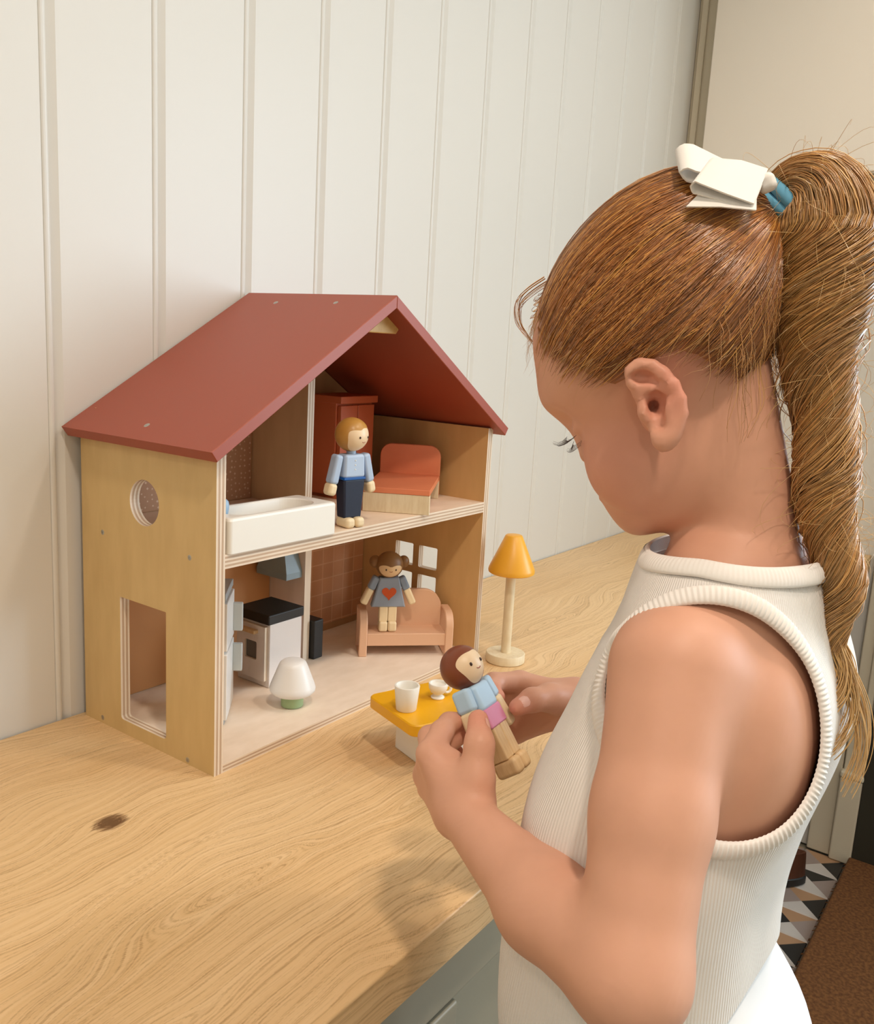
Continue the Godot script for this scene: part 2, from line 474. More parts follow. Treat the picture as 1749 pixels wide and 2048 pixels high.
	# the rest of the closed room
	var wl := struct("wall_left", rbox_mesh(Vector3(0.1, ROOM_H + 0.1, ROOM_F - WALL_Z + 0.3), 0.002, 1), M.outer_wall); wl.position = Vector3(ROOM_L - 0.05, ROOM_H / 2, (ROOM_F + WALL_Z) / 2)
	var ce := struct("ceiling", rbox_mesh(Vector3(END_X - ROOM_L + 0.2, 0.1, ROOM_F - WALL_Z + 0.3), 0.002, 1), M.ceiling); ce.position = Vector3((END_X + ROOM_L) / 2, ROOM_H + 0.05, (ROOM_F + WALL_Z) / 2)
	var wf := struct("wall_front", rbox_mesh(Vector3(END_X - ROOM_L + 0.2, ROOM_H, 0.12), 0.001, 1), M.outer_wall); wf.position = Vector3((END_X + ROOM_L) / 2, ROOM_H / 2, ROOM_F + 0.06)
	# floor of patterned tiles: each a part, its four triangles of one tile in turn
	var fl := struct("floor"); fl.set_meta("label", "floor of black, grey, tan and white triangle-patterned tiles"); fl.set_meta("category", "floor")
	part("screed", rbox_mesh(Vector3(END_X - ROOM_L + 0.2, 0.1, ROOM_F - WALL_Z + 0.2), 0.002, 1), M.cabinet, fl, T((END_X + ROOM_L) / 2, -0.058, (ROOM_F + WALL_Z) / 2))
	var cols := [lin(0.80, 0.77, 0.74), lin(0.16, 0.155, 0.16), lin(0.62, 0.56, 0.53), lin(0.70, 0.55, 0.42)]
	var ts := 0.097
	var vars_: Array[ArrayMesh] = []
	for r in 4:
		var m := MB.new(); var hh := ts / 2 - 0.001; var e := 0.002
		var cn := [Vector3(-hh, 0, -hh), Vector3(hh, 0, -hh), Vector3(hh, 0, hh), Vector3(-hh, 0, hh)]
		for q in 4:
			m.col = cols[[[0, 1, 2, 0], [3, 1, 0, 2], [2, 0, 1, 3], [0, 2, 3, 1]][r][q]]
			var a: Vector3 = cn[q] * (1.0 - e / hh); var b: Vector3 = cn[(q + 1) % 4] * (1.0 - e / hh)
			m.tri(a, b, Vector3.ZERO, Vector3.UP)
			var dn := Vector3(0, -0.003, 0)
			m.quad(a, b, cn[(q + 1) % 4] + dn, cn[q] + dn, Vector3.UP + (a + b).normalized())
		vars_.append(m.mesh())
	for ix in 15:
		for iz in 16:
			var p := Vector3(1.699 - ts * (ix + 0.5), 0, 0.352 + ts * (iz + 0.5) - 4 * ts)
			if p.z > ROOM_F: continue
			part("tile", vars_[(ix * 7 + iz * 3 + (ix * iz) % 3) % 4], M.tile, fl, Transform3D(ry(90.0 * ((ix + iz) % 4)), p))
	# worktop of oak, with the base units under it
	var oak := paint(1, 1, 1, 0.42); oak.albedo_texture = oak_texture(); M.oak = oak
	var wt := MB.new()
	var x0 := -1.7; var x1 := END_X - 0.002; var z0 := WALL_Z + 0.003; var z1 := 0.3015; var th := 0.0415; var ch := 0.0022
	var rows: Array = [[Vector2(z0, -th), Vector2(0, -1)], [Vector2(z1 - ch, -th), Vector2(0, -1)], [Vector2(z1, -th + ch), Vector2(1, 0)], [Vector2(z1, -ch), Vector2(1, 0)], [Vector2(z1 - ch, 0), Vector2(0, 1)], [Vector2(z0, 0), Vector2(0, 1)], [Vector2(z0, -th), Vector2(-1, 0)]]
	for k in rows.size() - 1:
		var a: Vector2 = rows[k][0]; var b: Vector2 = rows[k + 1][0]
		var na: Vector2 = rows[k][1]; var nb: Vector2 = rows[k + 1][1]
		if k == 5: na = Vector2(-1, 0)
		var ids := []
		for e in [[a, na, x0], [b, nb, x0], [b, nb, x1], [a, na, x1]]:
			var p: Vector2 = e[0]; var nn: Vector2 = e[1]
			var vv: float = (p.x - WALL_Z) / 0.54 if k >= 3 else (0.53 + 0.9 * (-p.y)) / 0.54
			ids.append(wt.vert(Vector3(e[2], p.y, p.x), Vector3(0, nn.y, nn.x), Vector2((e[2] + 0.55) / 1.5, vv)))
		wt.quad_i(ids[0], ids[1], ids[2], ids[3])
	for e in 2:
		var ex := x0 if e == 0 else x1
		wt.quad(Vector3(ex, -th, z0), Vector3(ex, -th, z1), Vector3(ex, 0, z1), Vector3(ex, 0, z0), Vector3(-1 if e == 0 else 1, 0, 0))
	var wo := MeshInstance3D.new(); wo.mesh = wt.mesh(); wo.set_surface_override_material(0, oak); put(wo, "worktop"); wo.position = at(0, 0, 0)
	wo.set_meta("label", "thick oak worktop with wavy grain and a dark knot, along the panelled wall"); wo.set_meta("category", "worktop")
	var bc := thing("base_cabinet", "grey-white framed cabinet under the oak worktop's front edge", "cabinet", Vector3(0, 0, 0))
	part("back", rbox_mesh(Vector3(2.78, 0.71, 0.02), 0.002, 1), M.cabinet, bc, T(-0.30, 0.36, 0.225))
	part("rail", rbox_mesh(Vector3(2.80, 0.075, 0.03), 0.003), M.cabinet, bc, T(-0.30, TOP - 0.0415 - 0.040, 0.262))
	for sx in [-1.2, -0.62, 0.005, 0.62, 1.07]:
		part("stile", rbox_mesh(Vector3(0.062, 0.64, 0.03), 0.003), M.cabinet, bc, T(sx, 0.325, 0.262))
	# doormat and the shoe beside it
	var coir := paint(0.52, 0.345, 0.165, 0.95)
	coir.albedo_texture = noise_tex(0.05, Color(0.62, 0.55, 0.5), Color(1, 1, 1), 512, 512, 5, 12); coir.uv1_triplanar = true; coir.uv1_scale = Vector3(4, 4, 4)
	var mm := MB.new(); mm.rbox(Vector3(0, 0.011, 0), Vector3(0.98, 0.022, 0.66), 0.006)
	var mat := thing("doormat", "brown coir doormat on the patterned floor behind the child", "doormat", Vector3(1.20, 0.002, 0.687))
	part("pile", mm.mesh(), coir, mat)
	var tf := MB.new(); rng.seed = 77
	for k in 260:
		var e := k % 4; var f := rng.randf() * 2.0 - 1.0
		var p := Vector3(f * 0.488, 0.012, 0.328 * (1 if e == 0 else -1)) if e < 2 else Vector3(0.488 * (1 if e == 2 else -1), 0.012, f * 0.328)
		var o := Vector3(0, 0, 1 if e == 0 else -1) if e < 2 else Vector3(1 if e == 2 else -1, 0, 0)
		o = (o + Vector3(rng.randf() - 0.5, rng.randf() * 0.5 - 0.3, rng.randf() - 0.5)).normalized()
		tf.tube(PackedVector3Array([p, p + o * 0.004, p + o * 0.008 + Vector3(0, -0.003, 0)]), PackedFloat32Array([0.0016, 0.0013, 0.0006]), 4)
	var fr := part("fringe", tf.mesh(), coir, mat); fr.set_meta("kind", "stuff")
	var shoe := thing("shoe", "brown leather shoe with a black sole on the patterned tiles", "shoe", Vector3(1.476, 0.002, 0.212), ry(125.8))
	var leather := paint(0.36, 0.20, 0.12, 0.45)
	var so := MB.new(); var up := MB.new()
	var outl := PackedVector2Array()
	for k in 28:
		var a := TAU * k / 28
		var wv := 0.036 if cos(a) > 0 else 0.031
		outl.append(Vector2(0.10 * cos(a), wv * sin(a) * (1.0 - 0.18 * cos(a) * cos(a))))
	so.xf = Transform3D(Basis(Vector3.RIGHT, -PI / 2), Vector3.ZERO); so.prism(outl, 0.0, 0.022, 0.003)
	part("sole", so.mesh(), M.black, shoe)
	var hs := [0.022, 0.035, 0.05, 0.062, 0.068]
	var base := 0
	for r in 5:
		for k in 29:
			var p := outl[k % 28]
			var f: float = r / 4.0
			var hx: float = p.x * (0.97 - 0.05 * f) if p.x < 0 else p.x * (0.97 - 0.62 * f)
			var hy: float = hs[r] + (0.012 * f if p.x < -0.05 else 0.0)
			up.vert(Vector3(hx, hy, -p.y * (0.96 - 0.22 * f)), Vector3(p.x, 0.02, -p.y))
	up.grid(5, 29, 0)
	base = up.v.size()
	for r in 3:
		for k in 29:
			var q := up.v[4 * 29 + k]
			var f: float = [1.0, 0.93, 0.85][r]
			up.vert(Vector3(q.x * f, q.y + [0.0, 0.0015, -0.035][r], q.z * f), Vector3(-q.x, 0.6, -q.z))
	up.grid(3, 29, base)
	part("upper", up.mesh(), leather, shoe)
	# ceiling lamps
	var words := ["behind the child's left shoulder", "above the doormat", "farthest from the child, past the doll house", "nearest the hanging cupboard"]
	var lamp_no := 0
	for s in [[-0.45, 0.85, 1.15], [0.45, 0.90, 0.70], [-1.55, 0.90, 0.64], [1.12, 0.45, 0.24]]:
		downlight(s[0], s[1], s[2], words[lamp_no]); lamp_no += 1

func downlight(x: float, z: float, power: float, where: String):
	var o := thing("ceiling_downlight", "round recessed warm ceiling lamp " + where, "lamp", Vector3(x, ROOM_H, z))
	o.set_meta("group", "ceiling downlights")
	part("ring", lathe_mesh([Vector2(0.045, 0.0), Vector2(0.062, 0.0), Vector2(0.06, -0.006), Vector2(0.045, -0.004)], 32), M.white, o)
	var glow := StandardMaterial3D.new(); glow.albedo_color = Color(1, 0.95, 0.88); glow.emission_enabled = true; glow.emission = Color(1.0, 0.93, 0.86); glow.emission_energy_multiplier = 2.0
	part("lamp_disc", lathe_mesh([Vector2(0.0, -0.003), Vector2(0.045, -0.003), Vector2(0.045, 0.0)], 32), glow, o)
	var l := SpotLight3D.new(); l.name = "downlight"; l.light_color = Color(1.0, 0.93, 0.86); l.light_energy = power; l.spot_range = 8.0; l.spot_attenuation = 2.0; l.spot_angle = 84.0; l.spot_angle_attenuation = 0.8; l.light_size = 0.06; l.shadow_enabled = true
	o.add_child(l); l.position = Vector3(0, -0.02, 0); l.rotation_degrees = Vector3(-90, 0, 0)
func doll_house():
	var h := thing("doll_house", "open-fronted two-storey wooden doll house with a dark red pitched roof, against the wall", "doll house", at(0, 0, 0))
	var face := lin(0.87, 0.745, 0.52); var inner := lin(0.87, 0.70, 0.47); var pale := lin(0.90, 0.79, 0.66); var dim := lin(0.74, 0.56, 0.37)
	var side := Basis(Vector3(0, 0, -1), Vector3.UP, Vector3(1, 0, 0))
	var flat := Basis(Vector3(1, 0, 0), Vector3(0, 0, -1), Vector3.UP)
	var wall := PackedVector2Array([Vector2(0, 0), Vector2(HD, 0), Vector2(HD, 0.3235), Vector2(0, 0.3235)])
	var lw := part("side_wall", ply_panel(wall, [ellipse_poly(0.108, 0.258, 0.0235, 0.0235, 40), round_rect(0.074, 0.0155, 0.150, 0.152, [0.004, 0.004, 0.001, 0.001])], [0.110], TH, pale, 5, face), M.birch, h, Transform3D(side, Vector3.ZERO))
	lw.set_meta("label", "left side wall with a round window and a doorway")
	var holes := []
	for u in [0.0725, 0.1155]:
		for y in [0.069, 0.112]: holes.append(round_rect(u, y, u + 0.0325, y + 0.0325, [0.002, 0.002, 0.002, 0.002], 3))
	var rw := part("side_wall", ply_panel(wall, holes, [0.0888, 0.1318], TH, face, 5, inner), M.birch, h, Transform3D(side, Vector3(HW - TH, 0, 0)))
	rw.set_meta("label", "right side wall with a four-pane window")
	var xi := HW - TH
	var pent := PackedVector2Array([Vector2(TH, 0), Vector2(xi, 0), Vector2(xi, 0.326), Vector2(HW / 2, 0.465), Vector2(TH, 0.326)])
	part("back_panel", ply_panel(pent, [], [], 0.006, dim, 3), M.birch, h, T(0, 0, -HD))
	part("floor_panel", ply_panel(PackedVector2Array([Vector2(TH, 0), Vector2(xi, 0), Vector2(xi, HD - 0.006), Vector2(TH, HD - 0.006)]), [], [], 0.009, lin(0.98, 0.91, 0.83), 5), M.birch_floor, h, Transform3D(flat, Vector3.ZERO))
	part("shelf", ply_panel(PackedVector2Array([Vector2(TH, 0), Vector2(xi, 0), Vector2(xi, HD - 0.006), Vector2(TH, HD - 0.006)]), [], [], 0.014, lin(0.97, 0.87, 0.76), 7), M.birch_floor, h, Transform3D(flat, Vector3(0, 0.209, 0)))
	part("upper_divider", ply_panel(PackedVector2Array([Vector2(0.114, 0.223), Vector2(HD - 0.006, 0.223), Vector2(HD - 0.006, 0.458), Vector2(0.114, 0.458)]), [], [], TH, lin(0.86, 0.75, 0.59), 5), M.birch, h, Transform3D(side, Vector3(0.2356, 0, 0)))
	part("lower_divider", ply_panel(PackedVector2Array([Vector2(0.145, 0.009), Vector2(HD - 0.006, 0.009), Vector2(HD - 0.006, 0.209), Vector2(0.145, 0.209)]), [], [], TH, lin(0.93, 0.84, 0.76), 1), M.birch, h, Transform3D(side, Vector3(0.2714, 0, 0)))
	# printed papers on the back panel
	var star := Image.create(256, 512, false, Image.FORMAT_RGB8); star.fill(Color(0.76, 0.58, 0.44))
	var r2 := RandomNumberGenerator.new(); r2.seed = 5
	for iy in 32:
		for ix in 16:
			var cx := ix * 16 + 8 + r2.randi_range(-4, 4); var cy := iy * 16 + 8 + r2.randi_range(-4, 4); var s := r2.randi_range(1, 2)
			for d in range(-s - 1, s + 2):
				for e in range(-s - 1, s + 2):
					if absi(d) + absi(e) <= s + 1: star.set_pixel(posmod(cx + d, 256), posmod(cy + e, 512), Color(0.90, 0.78, 0.66))
	var sp := paint(1, 1, 1, 0.7); sp.albedo_texture = ImageTexture.create_from_image(star); sp.uv1_triplanar = true; sp.uv1_scale = Vector3(8.5, 4.25, 8.5)
	part("star_paper", rbox_mesh(Vector3(0.2356 - TH - 0.004, 0.12, 0.001), 0.0004, 1), sp, h, T((0.2356 + TH) / 2, 0.284, -HD + 0.0066))
	var grid := Image.create(256, 256, false, Image.FORMAT_RGB8); grid.fill(Color(0.72, 0.49, 0.33))
	for iy in 8:
		for ix in 8:
			var tone := 1.0 + r2.randf_range(-0.04, 0.04)
			grid.fill_rect(Rect2i(ix * 32, iy * 32, 32, 32), Color(0.82 * tone, 0.58 * tone, 0.40 * tone))
			grid.fill_rect(Rect2i(ix * 32, iy * 32, 32, 2), Color(0.89, 0.69, 0.52)); grid.fill_rect(Rect2i(ix * 32, iy * 32, 2, 32), Color(0.89, 0.69, 0.52))
	var gp := paint(1, 1, 1, 0.6); gp.albedo_texture = ImageTexture.create_from_image(grid); gp.uv1_triplanar = true; gp.uv1_scale = Vector3(5.6, 5.6, 5.6)
	part("tile_paper", rbox_mesh(Vector3(xi - 0.2826 - 0.003, 0.186, 0.001), 0.0004, 1), gp, h, T((xi + 0.2826) / 2, 0.112, -HD + 0.0066))
	var kp := paint(0.78, 0.53, 0.30, 0.6)
	part("kitchen_paper", rbox_mesh(Vector3(0.2714 - TH - 0.003, 0.198, 0.001), 0.0004, 1), kp, h, T((0.2714 + TH) / 2, 0.109, -HD + 0.0066))
	# roof: two painted boards mitred at the ridge
	var rx := HW / 2; var slope := Vector2(0.2556, 0.156).normalized(); var nrm := Vector2(-slope.y, slope.x)
	var th := 0.0118
	var eave := Vector2(-0.0178, 0.324)
	for s in [0, 1]:
		var pl := PackedVector2Array([Vector2(rx, 0.48), eave, eave - nrm * th + slope * 0.001, Vector2(rx, 0.48 - th / slope.x)])
		if s == 1:
			var q := PackedVector2Array()
			for p in pl: q.append(Vector2(HW - p.x, p.y))
			pl = q
		part("roof_panel", prism_mesh(pl, -0.2225, 0.0135, 0.0007), M.roof, h)
	var pm := prism_mesh(PackedVector2Array([Vector2(-0.028, -0.011), Vector2(0.022, -0.011), Vector2(0.0265, -0.006), Vector2(0.020, 0.002), Vector2(0.0, 0.0135), Vector2(-0.020, 0.002)]), -0.011, 0.011, 0.0008)
	part("ridge_block", pm, grained(Color(0.86, 0.70, 0.42), Color(0.80, 0.62, 0.35), Vector3(20, 20, 20)), h, T(0.2478, 0.4500, -0.022))
	# cross-head screws
	var sm := MB.new()
	sm.lathe([Vector2(0.0008, 0.0002), Vector2(0.0022, 0.0003), Vector2(0.0030, -0.0001), Vector2(0.0033, -0.0003)], 16)
	for a in 2: sm.rbox(Vector3(0, 0.0001, 0), Vector3(0.0032 if a == 0 else 0.0008, 0.0006, 0.0008 if a == 0 else 0.0032), 0.0001, 1)
	var screw := sm.mesh()
	for p in [[0.216, -0.179], [0.215, -0.038], [0.0062, -0.184], [0.0045, -0.040]]:
		part("screw", screw, M.steel, h, Transform3D(Basis(Vector3.BACK, PI / 2) , Vector3(0.0000, p[0], p[1])))
	for p in [[0.2178, 0.4678, -0.1539], [0.2208, 0.4696, -0.0613], [0.0017, 0.336, -0.1055]]:
		part("screw", screw, M.steel, h, Transform3D(Basis(Vector3.BACK, atan2(0.156, 0.2556)), Vector3(p[0], p[1] + 0.0002, p[2])))

func furniture():
	# bathtub
	var tub := thing("bathtub", "white toy bathtub with an oval basin on the upper floor's left side", "bathtub", at(0.0882, 0.2232, -0.0260))
	var m := MB.new(); var hx := 0.0745; var hy := 0.0345; var hz := 0.0292; var k := 48
	var rings := []
	var rad := 0.003
	for e in [[0.0, 0.0, 0], [0.0, hy - rad, 0], [rad * 0.3, hy - rad * 0.3, 0], [rad, hy, 0]]:
		rings.append([round_rect(-hx + e[0], -hz + e[0], hx - e[0], hz - e[0], [0.004, 0.004, 0.004, 0.004], 11), e[1]])
	for e in [[0.0, hy], [0.0012, hy - 0.0012], [0.003, hy - 0.012], [0.010, 0.010], [0.018, 0.008]]:
		rings.append([round_rect(-hx + 0.012 + e[0], -hz + 0.006 + e[0], hx - 0.016 - e[0], hz - 0.006 - e[0], [0.0225 - e[0] * 0.7, 0.0225 - e[0] * 0.7, 0.0225 - e[0] * 0.7, 0.0225 - e[0] * 0.7], 11), e[1]])
	for r in rings.size() - 1:
		var a: PackedVector2Array = rings[r][0]; var b: PackedVector2Array = rings[r + 1][0]
		var ya: float = rings[r][1]; var yb: float = rings[r + 1][1]
		for j in k:
			var j2 := (j + 1) % k
			var p0 := Vector3(a[j].x, ya, a[j].y); var p1 := Vector3(a[j2].x, ya, a[j2].y); var p2 := Vector3(b[j2].x, yb, b[j2].y); var p3 := Vector3(b[j].x, yb, b[j].y)
			var nn := (p1 - p0).cross(p3 - p0)
			if nn.length() < 1e-12: nn = (p2 - p1).cross(p3 - p1)
			nn = nn.normalized()
			var want := Vector3(a[j].x, 0, a[j].y) if r < 3 else (Vector3.UP if r == 3 else Vector3(-a[j].x, 0.02, -a[j].y))
			if nn.dot(want) < 0: nn = -nn
			m.quad(p0, p1, p2, p3, nn)
	var last: PackedVector2Array = rings[rings.size() - 1][0]; var lb := m.v.size()
	for p in last: m.vert(Vector3(p.x, 0.008, p.y), Vector3.UP)
	var ci := m.vert(Vector3(0, 0.008, 0), Vector3.UP)
	for j in k: m.tri_i(ci, lb + j, lb + (j + 1) % k)
	part("basin", m.mesh(), M.white_paint, tub)
	var tap := part("tap", lathe_mesh([Vector2(0.0052, -0.003), Vector2(0.0062, 0.004), Vector2(0.0064, 0.008), Vector2(0.0056, 0.0115), Vector2(0.0035, 0.0135), Vector2(0, 0.0142)], 24), paint(0.62, 0.74, 0.84, 0.4), tub, T(-0.0580, hy - 0.0005, -0.0005))
	tap.set_meta("label", "pale blue rounded tap")
	# wardrobe
	var wd := thing("wardrobe", "tall terracotta two-door toy wardrobe on the upper floor beside the divider", "wardrobe", at(0.3545, 0.2232, -0.168), ry(5))
	part("body", rbox_mesh(Vector3(0.080, 0.132, 0.046), 0.001, 2, 1, 1, Vector3(0, 0.066, 0)), M.terracotta, wd)
	part("cornice", rbox_mesh(Vector3(0.083, 0.0095, 0.057), 0.0009), M.terracotta, wd, T(0, 0.1295, 0.0035))
	for s in [-1, 1]: part("door", rbox_mesh(Vector3(0.0368, 0.116, 0.006), 0.0008), M.terracotta, wd, T(s * 0.0189, 0.0640, 0.0262))
	part("foot_board", rbox_mesh(Vector3(0.080, 0.005, 0.052), 0.0006), M.terracotta, wd, T(0, 0.0025, 0.003))
	# bed
	var L := Vector3(0.860, 0, -0.510)
	var bd := thing("toy_bed", "terracotta toy bed with a rounded headboard and pale wooden end boards", "bed", at(0.3640, 0.2232, -0.0622), Basis(Vector3(0.510, 0, 0.860), Vector3.UP, -L))
	part("bed_board", rbox_mesh(Vector3(0.083, 0.0068, 0.140), 0.0008), M.bed_paint, bd, T(0, 0.0275, 0))
	part("headboard", prism_mesh(round_rect(-0.0415, 0.0, 0.0415, 0.068, [0, 0, 0.016, 0.016], 10), -0.0035, 0.0035, 0.0008), M.bed_paint, bd, T(0, 0.003, -0.0668))
	part("end_board", rbox_mesh(Vector3(0.083, 0.024, 0.0075), 0.0007), M.cream_wood, bd, T(0, 0.012, 0.0655))
	part("end_board", rbox_mesh(Vector3(0.083, 0.024, 0.0075), 0.0007), M.cream_wood, bd, T(0, 0.012, -0.0585))
	# fridge
	var fr := thing("toy_fridge", "white two-door toy fridge with grey handles inside the lower left room", "fridge", at(0.0945, 0.0092, -0.0890) + Vector3(-0.67, 0, -0.74) * 0.022, ry(42))
	part("body", rbox_mesh(Vector3(0.062, 0.132, 0.038), 0.0012, 2, 1, 1, Vector3(0, 0.071, 0)), M.white, fr)
	part("base", rbox_mesh(Vector3(0.062, 0.006, 0.044), 0.0008), M.grey_paint, fr, T(0, 0.003, 0))
	part("top", rbox_mesh(Vector3(0.064, 0.008, 0.046), 0.001), M.grey_paint, fr, T(0, 0.1445, 0))
	for e in [[0.0425, 0.076], [0.1105, 0.0545]]:
		var d := part("door", rbox_mesh(Vector3(0.0615, e[1] - 0.0008, 0.006), 0.001), M.white, fr, T(0, e[0], 0.0215))
		part("handle", rbox_mesh(Vector3(0.0065, 0.033, 0.011), 0.0014), paint(0.80, 0.82, 0.81, 0.4), d, T(0.0245, 0.016 if e[0] < 0.1 else -0.004, 0.008))
	# cooker, facing the fridge
	var ck := thing("toy_cooker", "toy cooker with a black hob top and a small oven window, against the lower divider", "cooker", at(0.2030, 0.0092, -0.1365), ry(-90))
	part("body", rbox_mesh(Vector3(0.056, 0.080, 0.054), 0.001, 2, 1, 1, Vector3(0, 0.040, 0.0)), M.stove_body, ck)
	part("hob", rbox_mesh(Vector3(0.059, 0.0125, 0.060), 0.0018, 3), M.black, ck, T(0, 0.0862, 0.0005))
	var dm := MB.new()
	var dpoly := PackedVector2Array([Vector2(-0.0245, 0.0), Vector2(0.0245, 0.0), Vector2(0.0245, 0.068), Vector2(-0.0245, 0.068)])
	var dmesh := ply_panel(dpoly, [round_rect(-0.0105, 0.024, 0.0105, 0.047, [0.002, 0.002, 0.002, 0.002], 3)], [0.0], 0.005, lin(0.93, 0.90, 0.88), 1)
	var od := part("oven_door", dmesh, M.birch, ck, T(0, 0.009, 0.0268))
	part("oven_window", rbox_mesh(Vector3(0.024, 0.027, 0.0016), 0.0004, 1), paint(0.42, 0.41, 0.39, 0.3), od, T(0, 0.037, 0.0012))
	part("handle", rbox_mesh(Vector3(0.026, 0.0048, 0.0075), 0.0012), M.beech, od, T(0, 0.0605, 0.0080))
	# extractor hood on the divider
	var hm := MB.new()
	var hb := [Vector2(-0.030, -0.027), Vector2(0.030, 0.0)]
	var pts := [Vector3(0.2430, 0.123, -0.150), Vector3(0.2708, 0.123, -0.150), Vector3(0.2708, 0.123, -0.205), Vector3(0.2430, 0.123, -0.205), Vector3(0.2430, 0.131, -0.150), Vector3(0.2708, 0.131, -0.150), Vector3(0.2708, 0.131, -0.205), Vector3(0.2430, 0.131, -0.205), Vector3(0.2500, 0.172, -0.164), Vector3(0.2708, 0.172, -0.164), Vector3(0.2708, 0.172, -0.191), Vector3(0.2500, 0.172, -0.191)]
	var orig := Vector3(0.2572, 0.123, -0.1775)
	for f in [[0, 1, 2, 3], [0, 1, 5, 4], [1, 2, 6, 5], [2, 3, 7, 6], [3, 0, 4, 7], [4, 5, 9, 8], [5, 6, 10, 9], [6, 7, 11, 10], [7, 4, 8, 11], [8, 9, 10, 11]]:
		var a: Vector3 = pts[f[0]] - orig; var b: Vector3 = pts[f[1]] - orig; var c: Vector3 = pts[f[2]] - orig; var d: Vector3 = pts[f[3]] - orig
		var nn := (b - a).cross(c - a).normalized()
		if nn.dot((a + c) / 2 - Vector3(0, 0.024, 0)) < 0: nn = -nn
		hm.quad(a, b, c, d, nn)
	var hood := thing("cooker_hood", "grey-blue toy extractor hood on the divider above the cooker", "hood", at(orig.x, orig.y, orig.z))
	part("canopy", hm.mesh(), M.hood, hood)
	part("chimney", rbox_mesh(Vector3(0.019, 0.036, 0.026), 0.001), M.hood, hood, T(0.0040, 0.0665, 0))
	# black television standing on the other side of the divider
	var tv := thing("toy_television", "flat black toy television on the living room floor, right of the lower divider", "television", at(0.2925, 0.0092, -0.167))
	part("case", rbox_mesh(Vector3(0.0175, 0.0535, 0.060), 0.0016, 3, 1, 1, Vector3(0, 0.02675, 0)), M.black, tv)
	part("screen", rbox_mesh(Vector3(0.0008, 0.044, 0.050), 0.0003, 1), paint(0.05, 0.05, 0.055, 0.25), tv, T(0.0088, 0.0275, 0))
	# sofa
	var so := thing("toy_sofa", "pinkish beige toy sofa with rounded arms in the lower right room", "sofa", at(0.3810, 0.0092, -0.057) + Vector3(0.69, 0, -0.72) * 0.024, ry(-43.8))
	part("seat", rbox_mesh(Vector3(0.108, 0.0175, 0.046), 0.0012, 2), M.sofa, so, T(0, 0.0235, 0))
	part("backrest", prism_mesh(round_rect(-0.0535, 0.006, 0.0535, 0.084, [0.001, 0.001, 0.026, 0.026], 12), -0.004, 0.004, 0.0009), M.sofa, so, T(0, 0, -0.0195))
	for s in [-1, 1]:
		var ap := round_rect(-0.023, 0.0, 0.024, 0.061, [0.0006, 0.0006, 0.021, 0.004], 12)
		part("arm", prism_mesh(ap, -0.0055, 0.0055, 0.0011), M.sofa, so, Transform3D(Basis(Vector3(0, 0, 1), Vector3.UP, Vector3(-1, 0, 0)), Vector3(s * 0.0592, 0, 0)))
	# floor lamp standing on the worktop
	var fl := thing("toy_floor_lamp", "toy floor lamp with yellow cone shade on a cream pole, right of the doll house", "lamp", at(0.487, 0.0, 0.038))
	part("base", lathe_mesh([Vector2(0, 0), Vector2(0.0262, 0), Vector2(0.0274, 0.001), Vector2(0.0274, 0.0115), Vector2(0.0264, 0.0127), Vector2(0, 0.0127)], 48), M.cream_wood, fl)
	part("pole", lathe_mesh([Vector2(0.0068, 0.0125), Vector2(0.0068, 0.134)], 24), M.cream_wood, fl)
	part("shade", lathe_mesh([Vector2(0, 0.127), Vector2(0.0295, 0.127), Vector2(0.0318, 0.1285), Vector2(0.0322, 0.131), Vector2(0.0315, 0.1345), Vector2(0.0118, 0.1795), Vector2(0.0105, 0.1806), Vector2(0, 0.1806)], 48), M.lamp_yellow, fl)
	# mushroom lamp on the ground floor
	var ml := thing("mushroom_lamp", "small mushroom lamp with a white shade and pale green foot, on the lower floor", "lamp", at(0.160, 0.0092, -0.053))
	part("foot", lathe_mesh([Vector2(0, 0), Vector2(0.0118, 0), Vector2(0.0128, 0.001), Vector2(0.0132, 0.020)], 36), M.green, ml)
	part("shade", lathe_mesh([Vector2(0, 0.0150), Vector2(0.016, 0.0145), Vector2(0.0235, 0.0165), Vector2(0.0262, 0.0195), Vector2(0.0266, 0.0225), Vector2(0.0255, 0.0262), Vector2(0.0165, 0.0495), Vector2(0.0150, 0.0525), Vector2(0.0125, 0.0545), Vector2(0.008, 0.0555), Vector2(0, 0.0558)], 40), M.white, ml)
	# yellow table with its cups
	var ta := thing("toy_table", "toy table with a bright yellow rounded top on a cream block, before the house", "table", at(0.185, 0.0, 0.1285), ry(-19.4))
	var top := MB.new(); top.xf = Transform3D(Basis(Vector3.RIGHT, -PI / 2), Vector3.ZERO)
	top.prism(round_rect(-0.054, -0.0455, 0.054, 0.0455, [0.010, 0.010, 0.010, 0.010], 8), 0.0475, 0.060, 0.0012)
	part("tabletop", top.mesh(), M.yellow, ta)
	part("pedestal", rbox_mesh(Vector3(0.060, 0.0478, 0.048), 0.002, 3, 1, 1, Vector3(0, 0.0239, 0)), M.white_paint, ta, T(0.004, 0, -0.006))
	var cup := thing("toy_beaker", "cream toy beaker with tapered sides, nearer cup on the yellow table", "cup", at(0.1479, 0.0602, 0.1211))
	part("wall", lathe_mesh([Vector2(0, 0), Vector2(0.0100, 0), Vector2(0.0106, 0.0006), Vector2(0.0131, 0.0255), Vector2(0.0128, 0.0262), Vector2(0.0112, 0.0262), Vector2(0.0108, 0.0256), Vector2(0.0092, 0.0160), Vector2(0, 0.0150)], 40), M.white_paint, cup)
	var tc := thing("toy_teacup", "cream toy teacup with a handle and a foot, farther cup on the yellow table", "cup", at(0.1947, 0.0602, 0.1274), ry(-30))
